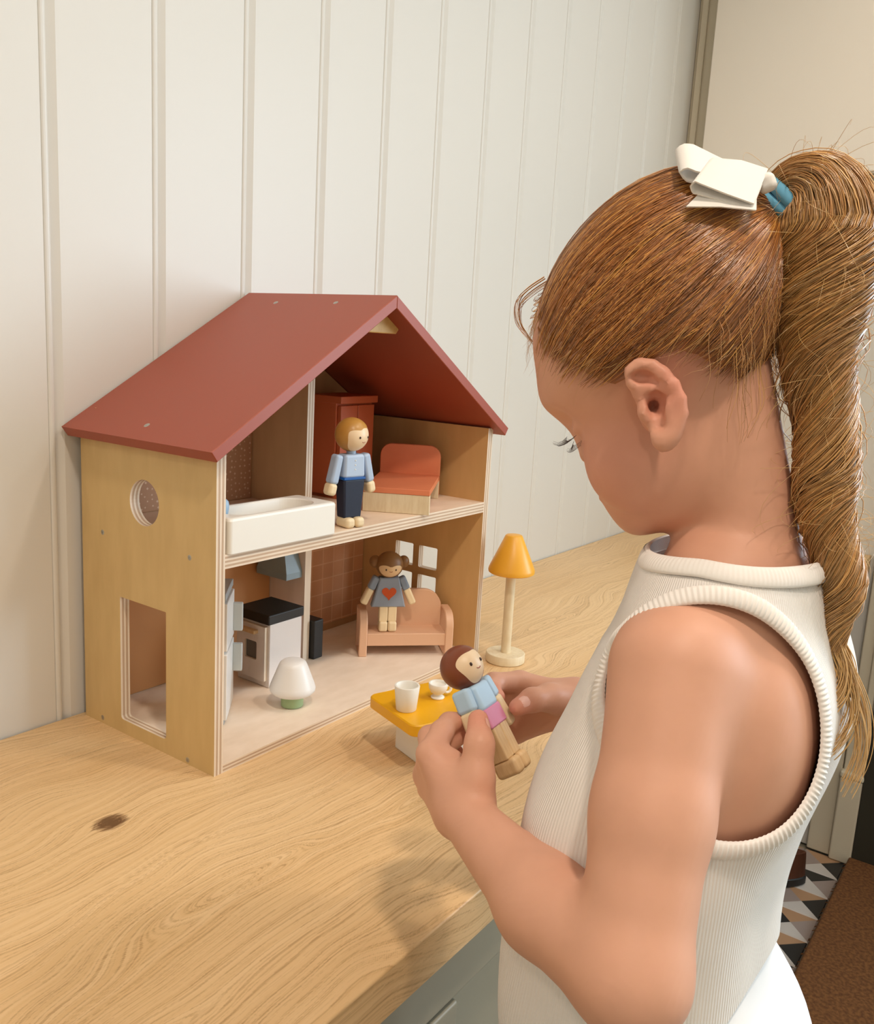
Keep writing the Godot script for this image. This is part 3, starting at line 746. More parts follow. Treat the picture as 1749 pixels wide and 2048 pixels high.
	part("bowl", lathe_mesh([Vector2(0, 0), Vector2(0.0070, 0), Vector2(0.0074, 0.0008), Vector2(0.0072, 0.0016), Vector2(0.0046, 0.0030), Vector2(0.0044, 0.0042), Vector2(0.0078, 0.0068), Vector2(0.0100, 0.0112), Vector2(0.0104, 0.0160), Vector2(0.0101, 0.0166), Vector2(0.0086, 0.0166), Vector2(0.0080, 0.0140), Vector2(0, 0.0120)], 36), M.white_paint, tc)
	var hdl := MB.new(); var hp := PackedVector3Array(); var hr := PackedFloat32Array()
	for j in 11:
		var a := lerpf(2.2, -2.0, j / 10.0)
		hp.append(Vector3(0.0110 + 0.0042 * cos(a), 0.0088 + 0.0040 * sin(a), 0)); hr.append(0.0016)
	hdl.tube(hp, hr, 8)
	part("handle", hdl.mesh(), M.white_paint, tc)
# a wooden doll: local y up, front +z, x to its left hand side as seen; feet at 0
func face_hair(r: float, edge: Callable, off: float) -> ArrayMesh:
	# hair painted on the head ball: everything farther from the face's axis (+z) than edge(angle)
	var m := MB.new(); var na := 72; var nt := 24
	for a in na + 1:
		var ph := TAU * a / na
		var t0: float = edge.call(ph)
		for t in nt + 1:
			var th := lerpf(t0, PI, float(t) / nt)
			var d := Vector3(sin(th) * cos(ph), sin(th) * sin(ph), cos(th))
			m.vert(d * (r + off * minf(1.0, t * 0.7)), d)
	m.grid(na + 1, nt + 1, 0)
	return m.mesh()
func doll_face(head: Node, r: float, eye_x := 0.36, eye_y := -0.02):
	var dark := paint(0.22, 0.12, 0.07, 0.4)
	for s in [-1, 1]:
		var d := Vector3(s * sin(eye_x), eye_y, cos(eye_x)).normalized()
		var m := MB.new(); m.sphere(d * r, Vector3(0.0011, 0.0014, 0.0011), 8, 12)
		part("eye", m.mesh(), dark, head)
	var pts := PackedVector3Array(); var rad := PackedFloat32Array()
	for j in 7:
		var a := (j - 3) / 3.0
		pts.append(Vector3(a * 0.13, -0.30 - 0.05 * (1 - a * a), 1.0).normalized() * (r + 0.0001)); rad.append(0.00032)
	var mm := MB.new(); mm.tube(pts, rad, 5)
	part("mouth", mm.mesh(), paint(0.62, 0.30, 0.22, 0.5), head)

func dolls():
	var cream := paint(0.93, 0.84, 0.68, 0.42)
	var face := paint(0.94, 0.83, 0.68, 0.4)
	# doll in blue shirt and navy trousers, on the upper floor
	var d := thing("wooden_doll", "blond wooden doll in a pale blue shirt and navy trousers, standing on the upper floor", "doll", at(0.2020, 0.2232, -0.0135), ry(-12))
	for s in [-1, 1]:
		var f := MB.new(); f.rbox(Vector3(s * 0.0066, 0.0058, 0.003), Vector3(0.0125, 0.0116, 0.0235), 0.0042, 4); part("shoe", f.mesh(), cream, d)
	var tr := MB.new(); tr.rbox(Vector3(0, 0.0325, 0), Vector3(0.0235, 0.0445, 0.0150), 0.0022, 3, 1.25, 1.20)
	part("trousers", tr.mesh(), paint(0.07, 0.10, 0.19, 0.5), d)
	var bl := MB.new(); bl.rbox(Vector3(0, 0.0553, 0), Vector3(0.0296, 0.0030, 0.0186), 0.0008, 2); part("belt", bl.mesh(), paint(0.03, 0.33, 0.62, 0.4), d)
	var sh := MB.new(); sh.rbox(Vector3(0, 0.0690, 0), Vector3(0.0292, 0.0265, 0.0182), 0.0035, 4, 0.92, 0.95)
	var shirt := part("shirt", sh.mesh(), paint(0.70, 0.77, 0.86, 0.42), d)
	for y in [0.0655, 0.0705, 0.0755]:
		var b := MB.new(); b.sphere(Vector3(0, y, 0.0089), Vector3(0.0009, 0.0009, 0.0006), 8, 12); part("button", b.mesh(), M.white, shirt)
	for s in [-1, 1]:
		var arm_b := rz_(s * 13.0)
		var sl := MB.new(); sl.rbox(Vector3(0, -0.0160, 0), Vector3(0.0108, 0.0330, 0.0135), 0.0034, 4, 0.92, 0.95)
		part("sleeve", sl.mesh(), paint(0.68, 0.75, 0.84, 0.42), d, Transform3D(arm_b, Vector3(s * 0.0182, 0.0815, 0)))
		var hd := MB.new(); hd.rbox(Vector3(0, -0.0385, 0), Vector3(0.0112, 0.0140, 0.0140), 0.0040, 4, 1.0, 1.0)
		part("hand", hd.mesh(), cream, d, Transform3D(arm_b, Vector3(s * 0.0182, 0.0815, 0)))
	part("neck", lathe_mesh([Vector2(0.0055, 0.0), Vector2(0.0052, 0.007)], 20), paint(0.66, 0.72, 0.80, 0.42), d, T(0, 0.0800, 0))
	var r := 0.0186
	var hm := MB.new(); hm.sphere(Vector3.ZERO, Vector3(r, r, r), 28, 40)
	var hd2 := part("head", hm.mesh(), face, d, T(0, 0.1035, 0, ry(14) * rx_(4)))
	var hair := part("hair", face_hair(r, func(ph):
		var up := sin(ph)
		return 1.10 - 0.56 * smoothstep(0.25, 0.95, up) + 0.13 * cos(ph) * smoothstep(0.2, 0.8, up) + 0.20 * smoothstep(0.2, 1.0, -up), 0.0005), paint(0.74, 0.54, 0.25, 0.36), hd2)
	hair.set_meta("label", "painted blond hair")
	doll_face(hd2, r)
	# small doll with hair buns and a heart shirt, on the sofa
	var b := thing("wooden_doll", "small doll with two hair buns and an orange heart on its shirt, on the sofa", "doll", at(0.3702, 0.0092 + 0.0325, -0.0830) + Vector3(0.004, 0, -0.004), ry(-43))
	for s in [-1, 1]:
		var f := MB.new(); f.rbox(Vector3(s * 0.0062, 0.0073, 0.002), Vector3(0.0120, 0.0146, 0.0170), 0.0032, 4); part("foot", f.mesh(), cream, b)
		var lg := MB.new(); lg.rbox(Vector3(s * 0.0061, 0.0245, 0), Vector3(0.0119, 0.0220, 0.0120), 0.0016, 3); part("leg", lg.mesh(), cream, b)
	var tp := PackedVector2Array([Vector2(-0.0232, 0.0345), Vector2(0.0232, 0.0345), Vector2(0.0130, 0.0755), Vector2(-0.0130, 0.0755)])
	var st := part("shirt", prism_mesh(tp, -0.0072, 0.0072, 0.0014), paint(0.56, 0.60, 0.66, 0.45), b)
	var ht := PackedVector2Array()
	for j in 40:
		var a := TAU * j / 40
		ht.append(Vector2(0.00062 * 16.0 * pow(sin(a), 3), 0.00062 * (13 * cos(a) - 5 * cos(2 * a) - 2 * cos(3 * a) - cos(4 * a)) + 0.0545))
	part("heart", prism_mesh(ht, 0.0070, 0.0076, 0.0), paint(0.80, 0.32, 0.12, 0.45), st)
	for s in [-1, 1]:
		var ab := rz_(s * 25.0)
		var sl := MB.new(); sl.rbox(Vector3(0, -0.0085, 0), Vector3(0.0105, 0.0190, 0.0120), 0.0030, 4)
		part("sleeve", sl.mesh(), paint(0.53, 0.58, 0.65, 0.45), b, Transform3D(ab, Vector3(s * 0.0170, 0.0750, 0)))
		var hd := MB.new(); hd.rbox(Vector3(0, -0.0290, 0), Vector3(0.0100, 0.0240, 0.0118), 0.0030, 4)
		part("hand", hd.mesh(), cream, b, Transform3D(ab, Vector3(s * 0.0170, 0.0750, 0)))
	var r2 := 0.0172
	var bh := MB.new(); bh.sphere(Vector3.ZERO, Vector3(r2 * 1.04, r2, r2), 28, 40)
	var bhead := part("head", bh.mesh(), paint(0.90, 0.76, 0.58, 0.42), b, T(0, 0.0925, 0, rx_(3)))
	var bhair := part("hair", face_hair(r2, func(ph):
		var up := sin(ph)
		return 1.12 - 0.98 * smoothstep(-0.2, 0.85, up) - 0.04, 0.0009), paint(0.52, 0.36, 0.19, 0.45), bhead)
	bhair.scale = Vector3(1.04, 1, 1)
	for s in [-1, 1]:
		var bn := MB.new(); bn.sphere(Vector3(s * 0.0195, 0.0035, -0.003), Vector3(0.0078, 0.0085, 0.0078), 16, 24); part("hair_bun", bn.mesh(), paint(0.52, 0.36, 0.19, 0.45), bhead)
	doll_face(bhead, r2, 0.40, -0.16)
	# doll in the child's hands
	var up := (Vector3(-0.021, 0.194, 0.299) - Vector3(-0.018, 0.133, 0.342)).normalized()
	var fr := Vector3(0.15, 0.25, 0.95); fr = (fr - up * fr.dot(up)).normalized()
	fr = fr.rotated(up, deg_to_rad(DOLL_TURN))
	var hb := Basis(up.cross(fr), up, fr)
	var g := thing("wooden_doll", "brown-haired wooden doll in a pale blue top and pink skirt, held in the child's hands", "doll", at(-0.018, 0.1305, 0.3435), hb)
	var sc := 0.86
	for s in [-1, 1]:
		var f := MB.new(); f.rbox(Vector3(s * 0.0061, 0.0062, 0.002), Vector3(0.0118, 0.0124, 0.0200), 0.0034, 4); part("foot", f.mesh(), M.beech, g)
		var lg := MB.new(); lg.rbox(Vector3(s * 0.0059, 0.0250, 0), Vector3(0.0116, 0.0260, 0.0150), 0.0012, 2); part("leg", lg.mesh(), M.beech, g)
	var sk := MB.new(); sk.rbox(Vector3(0, 0.0430, 0), Vector3(0.0260, 0.0145, 0.0170), 0.0016, 3, 0.98, 1.0); part("skirt", sk.mesh(), paint(0.86, 0.55, 0.68, 0.45), g)
	var tb := MB.new(); tb.rbox(Vector3(0, 0.0590, 0), Vector3(0.0258, 0.0200, 0.0172), 0.0036, 4, 0.96, 0.96); part("top", tb.mesh(), paint(0.72, 0.84, 0.93, 0.42), g)
	for s in [-1, 1]:
		var ab := rz_(s * 9.0)
		var sl := MB.new(); sl.rbox(Vector3(0, -0.0070, 0), Vector3(0.0095, 0.0170, 0.0140), 0.0030, 4)
		part("sleeve", sl.mesh(), paint(0.70, 0.81, 0.89, 0.42), g, Transform3D(ab, Vector3(s * 0.0172, 0.0685, 0)))
		var hd := MB.new(); hd.rbox(Vector3(0, -0.0270, 0), Vector3(0.0094, 0.0245, 0.0138), 0.0028, 4)
		part("hand", hd.mesh(), cream, g, Transform3D(ab, Vector3(s * 0.0172, 0.0685, 0)))
	var r3 := 0.0158
	var gh := MB.new(); gh.sphere(Vector3.ZERO, Vector3(r3, r3, r3), 28, 40)
	var ghead := part("head", gh.mesh(), face, g, T(0, 0.0835, 0, ry(-14)))
	part("hair", face_hair(r3, func(ph):
		var u := sin(ph)
		return 1.02 - 0.36 * smoothstep(0.1, 0.95, u) + 0.10 * sin(ph * 3.0), 0.0005), paint(0.50, 0.25, 0.13, 0.36), ghead)
	doll_face(ghead, r3)
const DOLL_TURN := 0.0
# ================= bodies: a distance field of tapered bones, ellipsoids and one loft, meshed with surface nets =================
class Field:
	var ty := PackedInt32Array()
	var A := PackedVector3Array()
	var D := PackedVector3Array()
	var ra := PackedFloat32Array()
	var rb := PackedFloat32Array()
	var il := PackedFloat32Array()
	var kk := PackedFloat32Array()
	var op := PackedInt32Array()
	var bs: Array[Basis] = []
	var loft: Array = []              # rows of [y, x, z, half width, half depth], rising
	var grow := 0.0
	var pad := 0.0                    # added to the radii of what is added next
	var fold: FastNoiseLite = null
	var fold_amp := 0.0
	func cone(a: Vector3, b: Vector3, r0: float, r1: float, k := 0.01, o := 0):
		ty.append(0); A.append(a); D.append(b - a); ra.append(r0 + pad); rb.append(r1 + pad); il.append(1.0 / maxf(1e-9, (b - a).length_squared())); kk.append(k); op.append(o); bs.append(Basis.IDENTITY)
	func chain(pts: Array, rads: Array, k := 0.004):
		for i in pts.size() - 1: cone(pts[i], pts[i + 1], rads[i], rads[i + 1], k)
	func ell(c: Vector3, r: Vector3, k := 0.01, o := 0, b := Basis.IDENTITY):
		ty.append(1); A.append(c); D.append(r + Vector3(pad, pad, pad) * (1.0 if o == 0 else -1.0)); ra.append(0.0); rb.append(0.0); il.append(0.0); kk.append(k); op.append(o); bs.append(b.transposed())
	func add_loft(rows: Array, k := 0.02):
		loft = rows
		ty.append(2); A.append(Vector3.ZERO); D.append(Vector3.ONE); ra.append(0.0); rb.append(0.0); il.append(0.0); kk.append(k); op.append(0); bs.append(Basis.IDENTITY)
	func row(y: float) -> Array:
		var m := loft.size()
		if y <= loft[0][0]: return loft[0]
		if y >= loft[m - 1][0]: return loft[m - 1]
		var i := 0
		while loft[i + 1][0] < y: i += 1
		var f: float = (y - loft[i][0]) / (loft[i + 1][0] - loft[i][0])
		var o := [y, 0.0, 0.0, 0.0, 0.0]
		for j in range(1, 5):
			var p0: float = loft[maxi(i - 1, 0)][j]; var p1: float = loft[i][j]; var p2: float = loft[i + 1][j]; var p3: float = loft[mini(i + 2, m - 1)][j]
			o[j] = 0.5 * (2.0 * p1 + (p2 - p0) * f + (2.0 * p0 - 5.0 * p1 + 4.0 * p2 - p3) * f * f + (3.0 * p1 - p0 - 3.0 * p2 + p3) * f * f * f)
		return o
	func one(i: int, p: Vector3) -> float:
		var t := ty[i]
		if t == 0:
			var pa := p - A[i]
			var h := clampf(pa.dot(D[i]) * il[i], 0.0, 1.0)
			return (pa - D[i] * h).length() - (ra[i] + (rb[i] - ra[i]) * h)
		if t == 1:
			var q := bs[i] * (p - A[i])
			var e := q / D[i]
			var k0 := e.length(); var k1 := (e / D[i]).length()
			return k0 * (k0 - 1.0) / k1 if k1 > 1e-6 else -D[i].x
		var r := row(p.y)
		var dx: float = (p.x - r[1]) / r[3]; var dz: float = (p.z - r[2]) / r[4]
		var w0 := sqrt(dx * dx + dz * dz)
		var w1 := sqrt(dx * dx / (r[3] * r[3]) + dz * dz / (r[4] * r[4]))
		var d: float = (w0 * (w0 - 1.0) / w1 if w1 > 1e-6 else -r[4])
		return maxf(d, maxf(p.y - loft[loft.size() - 1][0], loft[0][0] - p.y))
	func ev(p: Vector3, list: PackedInt32Array) -> float:
		var d := 1.0
		for i in list:
			var e := one(i, p)
			var k := kk[i]
			if op[i] == 0:
				var h := k - absf(d - e)
				d = minf(d, e)
				if h > 0.0: d -= h * h / k * 0.25
			else:
				var h2 := k - absf(d + e)
				d = maxf(d, -e)
				if h2 > 0.0: d += h2 * h2 / k * 0.25
		d -= grow
		if fold: d -= fold_amp * fold.get_noise_3dv(p * 100.0)
		return d
	var o0: Vector3
	var hs: float
	var nx: int; var ny: int; var nz: int
	var val := PackedFloat32Array()
	var idx := PackedInt32Array()
	var verts := PackedVector3Array()
	var tris := PackedInt32Array()
	var leaves: Array[Vector3i] = []
	func rec(x: int, y: int, z: int, s: int, list: PackedInt32Array):
		if x >= nx - 1 or y >= ny - 1 or z >= nz - 1: return
		var R := s * hs * 0.8661
		var c := o0 + Vector3(x + s * 0.5, y + s * 0.5, z + s * 0.5) * hs
		var d := ev(c, list)
		if absf(d) > R * 1.35 + 0.001: return
		var keep := PackedInt32Array()
		for i in list:
			var e := one(i, c)
			if (op[i] == 0 and e < absf(d) + grow + 2.4 * R + kk[i]) or (op[i] == 1 and e < 3.0 * R + kk[i]): keep.append(i)
		if s > 4:
			var hf := s >> 1
			for q in 8: rec(x + (q & 1) * hf, y + ((q >> 1) & 1) * hf, z + ((q >> 2) & 1) * hf, hf, keep)
			return
		for dz in 5:
			for dy in 5:
				for dx in 5:
					var gx := x + dx; var gy := y + dy; var gz := z + dz
					if gx < nx and gy < ny and gz < nz:
						var g := gx + nx * (gy + ny * gz)
						if val[g] > 99.0: val[g] = ev(o0 + Vector3(gx, gy, gz) * hs, keep)
		leaves.append(Vector3i(x, y, z))
	func build(lo: Vector3, hi: Vector3, h: float):
		hs = h; o0 = lo
		nx = int((hi.x - lo.x) / h) + 2; ny = int((hi.y - lo.y) / h) + 2; nz = int((hi.z - lo.z) / h) + 2
		val.resize(nx * ny * nz); val.fill(100.0)
		idx.resize(nx * ny * nz); idx.fill(-1)
		var all := PackedInt32Array()
		for i in ty.size(): all.append(i)
		var S := 64
		for x in range(0, nx, S):
			for y in range(0, ny, S):
				for z in range(0, nz, S): rec(x, y, z, S, all)
		var off := PackedInt32Array([0, 1, nx, nx + 1, nx * ny, nx * ny + 1, nx * ny + nx, nx * ny + nx + 1])
		for L in leaves:
			for dz in 4:
				for dy in 4:
					for dx in 4:
						var gx := L.x + dx; var gy := L.y + dy; var gz := L.z + dz
						if gx >= nx - 1 or gy >= ny - 1 or gz >= nz - 1: continue
						var g := gx + nx * (gy + ny * gz)
						var neg := 0
						for q in 8:
							if val[g + off[q]] < 0.0: neg += 1
						if neg == 0 or neg == 8: continue
						var sum := Vector3.ZERO; var cnt := 0
						for e in 12:
							var ax := e >> 2; var r := e & 3
							var a: int; var b: int
							if ax == 0: a = (r & 1) * 2 + (r >> 1) * 4; b = a + 1
							elif ax == 1: a = (r & 1) + (r >> 1) * 4; b = a + 2
							else: a = r; b = a + 4
							var va := val[g + off[a]]; var vb := val[g + off[b]]
							if (va < 0.0) != (vb < 0.0):
								var f := va / (va - vb)
								var pa := Vector3(a & 1, (a >> 1) & 1, (a >> 2) & 1); var pb := Vector3(b & 1, (b >> 1) & 1, (b >> 2) & 1)
								sum += pa + (pb - pa) * f; cnt += 1
						idx[g] = verts.size()
						verts.append(o0 + (Vector3(gx, gy, gz) + sum / cnt) * hs)
		var st := [1, nx, nx * ny]
		for L in leaves:
			for dz in 4:
				for dy in 4:
					for dx in 4:
						var gx := L.x + dx; var gy := L.y + dy; var gz := L.z + dz
						if gx < 1 or gy < 1 or gz < 1 or gx >= nx - 1 or gy >= ny - 1 or gz >= nz - 1: continue
						var g := gx + nx * (gy + ny * gz)
						if idx[g] < 0: continue
						var v0 := val[g] < 0.0
						for ax in 3:
							var v1: float = val[g + st[ax]]
							if v1 > 99.0 or (v1 < 0.0) == v0: continue
							var u: int = st[(ax + 1) % 3]; var w: int = st[(ax + 2) % 3]
							var a := idx[g]; var b := idx[g - u]; var c := idx[g - u - w]; var d := idx[g - w]
							if b < 0 or c < 0 or d < 0: continue
							# clockwise from outside
							if v0: tris.append_array([a, c, b, a, d, c])
							else: tris.append_array([a, b, c, a, c, d])
		val = PackedFloat32Array(); idx = PackedInt32Array()
	# keeps the part where g > 0, cut cleanly along g = 0
	func clip(fn: Callable):
		var gv := PackedFloat32Array()
		for p in verts: gv.append(fn.call(p))
		var out := PackedInt32Array(); var made := {}
		for t in range(0, tris.size(), 3):
			var ids := [tris[t], tris[t + 1], tris[t + 2]]
			var poly := PackedInt32Array()
			for e in 3:
				var a: int = ids[e]; var b: int = ids[(e + 1) % 3]
				if gv[a] > 0.0: poly.append(a)
				if (gv[a] > 0.0) != (gv[b] > 0.0):
					var key := Vector2i(mini(a, b), maxi(a, b))
					if not made.has(key):
						made[key] = verts.size()
						verts.append(verts[a].lerp(verts[b], gv[a] / (gv[a] - gv[b])))
					poly.append(made[key])
			for q in range(1, poly.size() - 1): out.append_array([poly[0], poly[q], poly[q + 1]])
		tris = out
	# the open edges of a cut surface, as closed loops
	func rims() -> Array:
		var seen := {}
		for t in range(0, tris.size(), 3):
			for e in 3: seen[Vector2i(tris[t + e], tris[t + (e + 1) % 3])] = true
		var nxt := {}
		for k in seen:
			if not seen.has(Vector2i(k.y, k.x)): nxt[k.x] = k.y
		var out := []
		while nxt.size() > 0:
			var s: int = nxt.keys()[0]
			var loop := PackedVector3Array(); var c := s
			while nxt.has(c):
				loop.append(verts[c]); var d: int = nxt[c]; nxt.erase(c); c = d
			if loop.size() > 40: out.append(loop)
		return out
	func normals() -> PackedVector3Array:
		var nr := PackedVector3Array(); nr.resize(verts.size())
		for t in range(0, tris.size(), 3):
			var a := tris[t]; var b := tris[t + 1]; var c := tris[t + 2]
			var f := (verts[c] - verts[a]).cross(verts[b] - verts[a])
			nr[a] += f; nr[b] += f; nr[c] += f
		for i in nr.size(): nr[i] = nr[i].normalized()
		return nr
	func mesh(cols = null, uvs = null) -> ArrayMesh:
		var nr := normals()
		var co := PackedColorArray(); var uv := PackedVector2Array()
		for p in verts:
			co.append(cols.call(p) if cols != null else Color.WHITE)
			uv.append(uvs.call(p) if uvs != null else Vector2.ZERO)
		var ar := []; ar.resize(Mesh.ARRAY_MAX)
		ar[Mesh.ARRAY_VERTEX] = verts; ar[Mesh.ARRAY_NORMAL] = nr; ar[Mesh.ARRAY_COLOR] = co; ar[Mesh.ARRAY_TEX_UV] = uv; ar[Mesh.ARRAY_INDEX] = tris
		var am := ArrayMesh.new(); am.add_surface_from_arrays(Mesh.PRIMITIVE_TRIANGLES, ar)
		return am
# ================= the child; all positions measured from the worktop's top =================
const HC := Vector3(-0.0055, 0.4641, 0.4094)           # middle of the head
var HB := Basis(Vector3(0.9787, 0.0, -0.1845), Vector3(-0.0780, 0.9063, -0.4136), Vector3(0.1672, 0.4226, 0.8870))   # head: right, up, back
func hp(x: float, y: float, z: float) -> Vector3: return HC + HB * Vector3(x, y, z)
# torso rows: y, x, z, half width, half depth
var TORSO := [[-0.16, -0.012, 0.470, 0.112, 0.090], [-0.09, -0.012, 0.472, 0.117, 0.092], [-0.0151, -0.012, 0.459, 0.117, 0.090], [0.0349, -0.011, 0.4466, 0.109, 0.084], [0.0705, -0.009, 0.4444, 0.107, 0.082], [0.1063, -0.006, 0.4449, 0.110, 0.082], [0.1423, -0.002, 0.4486, 0.1135, 0.083], [0.1791, 0.002, 0.4567, 0.1105, 0.081], [0.2146, 0.006, 0.4639, 0.1015, 0.0755], [0.2484, 0.010, 0.4679, 0.0905, 0.0675], [0.270, 0.012, 0.470, 0.082, 0.061], [0.288, 0.012, 0.4715, 0.075, 0.056], [0.305, 0.012, 0.472, 0.067, 0.051], [0.318, 0.012, 0.472, 0.057, 0.045], [0.332, 0.012, 0.472, 0.042, 0.037]]
const SL := Vector3(-0.078, 0.259, 0.470)
const EL := Vector3(-0.154, 0.127, 0.492)
const WL := Vector3(-0.089, 0.132, 0.346)
const SR := Vector3(0.103, 0.262, 0.468)
const ER := Vector3(0.150, 0.135, 0.440)
const WR := Vector3(0.071, 0.157, 0.345)

func torso_field(grow: float) -> Field:
	var f := Field.new()
	var rows := []
	for r in TORSO:
		var slim := 0.012 * smoothstep(0.290, 0.312, r[0]) if grow < 0.0 else 0.0        # the neck leaves room inside the neckline
		rows.append([r[0], r[1], r[2], r[3] + grow - slim, r[4] + grow - slim * 0.8])
	f.add_loft(rows, 0.02)
	f.pad = grow
	f.cone(Vector3(0.012, 0.305, 0.472), SL + Vector3(0.012, 0.004, 0.0), 0.030, 0.030, 0.03)
	f.cone(Vector3(0.012, 0.305, 0.472), SR + Vector3(-0.012, 0.004, 0.0), 0.030, 0.030, 0.03)
	f.ell(Vector3(-0.040, 0.215, 0.512), Vector3(0.036, 0.050, 0.026), 0.03)      # shoulder blades
	f.ell(Vector3(0.060, 0.215, 0.512), Vector3(0.036, 0.050, 0.026), 0.03)
	return f

# ellipsoid of the hair, in the head's axes
const EC := Vector3(0, -0.0130, -0.0045)
func hair_r(d: Vector3) -> float:
	var c := 0.7738; var s := 0.6334        # long axis rises to the back by 39 degrees
	var l := d.y * s + d.z * c; var t := d.y * c - d.z * s
	return 1.0 / sqrt(l * l / (0.0945 * 0.0945) + t * t / (0.0702 * 0.0702) + d.x * d.x / (0.0735 * 0.0735))
# height of the hairline at a depth z (head axes); hair grows above it
var HL := [[-0.100, 0.022], [-0.080, 0.016], [-0.070, 0.008], [-0.058, -0.012], [-0.045, -0.030], [-0.030, -0.041], [-0.017, -0.040], [0.000, -0.036], [0.014, -0.036], [0.026, -0.047], [0.040, -0.066], [0.052, -0.083], [0.070, -0.092], [0.10, -0.095]]
func hair_at(p: Vector3) -> float:
	for i in HL.size() - 1:
		if p.z < HL[i + 1][0]:
			return p.y - lerpf(HL[i][1], HL[i + 1][1], clampf((p.z - HL[i][0]) / (HL[i + 1][0] - HL[i][0]), 0, 1))
	return p.y + 0.095

func child():
	var c := thing("person", "small child with a ginger-blond ponytail and cream ribbed tank top, holding a wooden doll", "person", at(0.0, 0.0, 0.46) - Vector3(0, TOP, 0))
	var base := Transform3D(Basis.IDENTITY, Vector3(0, TOP, -0.46))
	# ---------- skin
	var f := torso_field(-0.0045)
	var nb := Vector3(0.012, 0.305, 0.472)
	f.cone(hp(0, -0.060, 0.020), nb + Vector3(0.005, 0, 0.007), 0.0345, 0.0375, 0.004)
	# head
	var tilt := Basis(Vector3.RIGHT, deg_to_rad(-39.3))
	f.ell(HC + HB * EC, Vector3(0.0695, 0.0662, 0.0905), 0.012, 0, HB * tilt)
	f.ell(hp(0, -0.012, -0.040), Vector3(0.056, 0.050, 0.0430), 0.02, 0, HB)                # forehead
	f.ell(hp(0, -0.0345, -0.0500), Vector3(0.0500, 0.0240, 0.0392), 0.014, 0, HB)           # brow
	f.ell(hp(0, -0.1215, -0.0330), Vector3(0.0310, 0.0170, 0.0240), 0.010, 0, HB)           # under the jaw
	f.ell(hp(0, -0.078, -0.026), Vector3(0.0515, 0.062, 0.0500), 0.02, 0, HB)               # jaw and face
	for s in [-1, 1]:
		f.ell(hp(s * 0.0335, -0.092, -0.0445), Vector3(0.0245, 0.0285, 0.0262), 0.016, 0, HB)   # cheeks
	f.ell(hp(0, -0.121, -0.0560), Vector3(0.0235, 0.0185, 0.0165), 0.014, 0, HB)             # chin
	f.ell(hp(0, -0.105, -0.0560), Vector3(0.0300, 0.0200, 0.0185), 0.012, 0, HB)             # mouth
	f.chain([hp(0, -0.056, -0.068), hp(0, -0.077, -0.0745)], [0.0060, 0.0075], 0.008)        # nose
	for s in [-1, 1]: f.ell(hp(s * 0.0075, -0.0790, -0.0705), Vector3(0.0052, 0.0045, 0.0055), 0.005, 0, HB)
	f.ell(hp(0, -0.0985, -0.0725), Vector3(0.0150, 0.0038, 0.0052), 0.004, 0, HB)           # lips
	f.ell(hp(0, -0.1055, -0.0705), Vector3(0.0125, 0.0042, 0.0052), 0.004, 0, HB)
	for s in [-1, 1]:
		f.ell(hp(s * 0.0300, -0.0580, -0.0800), Vector3(0.0160, 0.0085, 0.0095), 0.012, 1, HB)   # eye sockets
		f.ell(hp(s * 0.0295, -0.0590, -0.0625), Vector3(0.0120, 0.0100, 0.0105), 0.004, 0, HB)   # lowered lids
	f.pad = 0.0
	# ears: a rim, an inner fold, the hollow and a lobe
	for s in [-1, 1]:
		var eo := hp(s * 0.0660, -0.0635, -0.0085)
		var en := (HB * Vector3(s * 0.9434, 0.0538, 0.3151)).normalized()
		var ex := HB * Vector3(s * -0.2844, -0.3308, 0.9084) * 0.000305
		var ey := HB * Vector3(s * -0.1509, 0.9432, 0.2956) * -0.000305
		var eb := Basis(ex.normalized(), -ey.normalized(), en).orthonormalized()
		var rim := [[-28, -20, 0.003], [-43, -42, 0.005], [-43, -60, 0.006], [-29, -70, 0.0065], [-8, -66, 0.0075], [11, -52, 0.009], [28, -30, 0.010], [39, -5, 0.010], [42, 18, 0.009], [37, 38, 0.008], [28, 56, 0.007], [15, 68, 0.006]]
		var rr := [0.0024, 0.0030, 0.0034, 0.0037, 0.0038, 0.0037, 0.0036, 0.0035, 0.0035, 0.0037, 0.0041, 0.0044]
		for k in rim.size() - 1:
			f.cone(eo + ex * rim[k][0] + ey * rim[k][1] + en * rim[k][2], eo + ex * rim[k + 1][0] + ey * rim[k + 1][1] + en * rim[k + 1][2], rr[k], rr[k + 1], 0.003)
		f.ell(eo + ex * -4.0 - ey * 30.0 + en * 0.0020, Vector3(0.0115, 0.0125, 0.0042), 0.004, 0, eb)
		f.ell(eo + ex * 14.0 + ey * 16.0 + en * 0.0025, Vector3(0.0100, 0.0150, 0.0042), 0.004, 0, eb)
		f.ell(eo + ex * 2.0 - ey * 4.0 - en * 0.0060, Vector3(0.0100, 0.0165, 0.0080), 0.006, 0, eb)             # the ear's back
		f.ell(eo + ex * 14.0 + ey * 62.0 + en * 0.0050, Vector3(0.0066, 0.0068, 0.0042), 0.005, 0, eb)            # lobe
		f.chain([eo - ex * 27.0 - ey * 36.0 + en * 0.0050, eo + ex * 2.0 - ey * 19.0 + en * 0.0075, eo + ex * 20.0 + ey * 8.0 + en * 0.0085, eo + ex * 22.0 + ey * 32.0 + en * 0.0080], [0.0022, 0.0030, 0.0034, 0.0034], 0.003)
		f.ell(eo - ex * 19.0 + ey * 14.0 + en * 0.0035, Vector3(0.0040, 0.0052, 0.0042), 0.004, 0, eb)            # tragus
		f.ell(eo + ex * 0.0 + ey * 2.0 + en * 0.0070, Vector3(0.0050, 0.0078, 0.0062), 0.003, 1, eb)              # hollow
		f.ell(eo + ex * 4.0 + ey * 34.0 + en * 0.0085, Vector3(0.0028, 0.0042, 0.0042), 0.003, 1, eb)
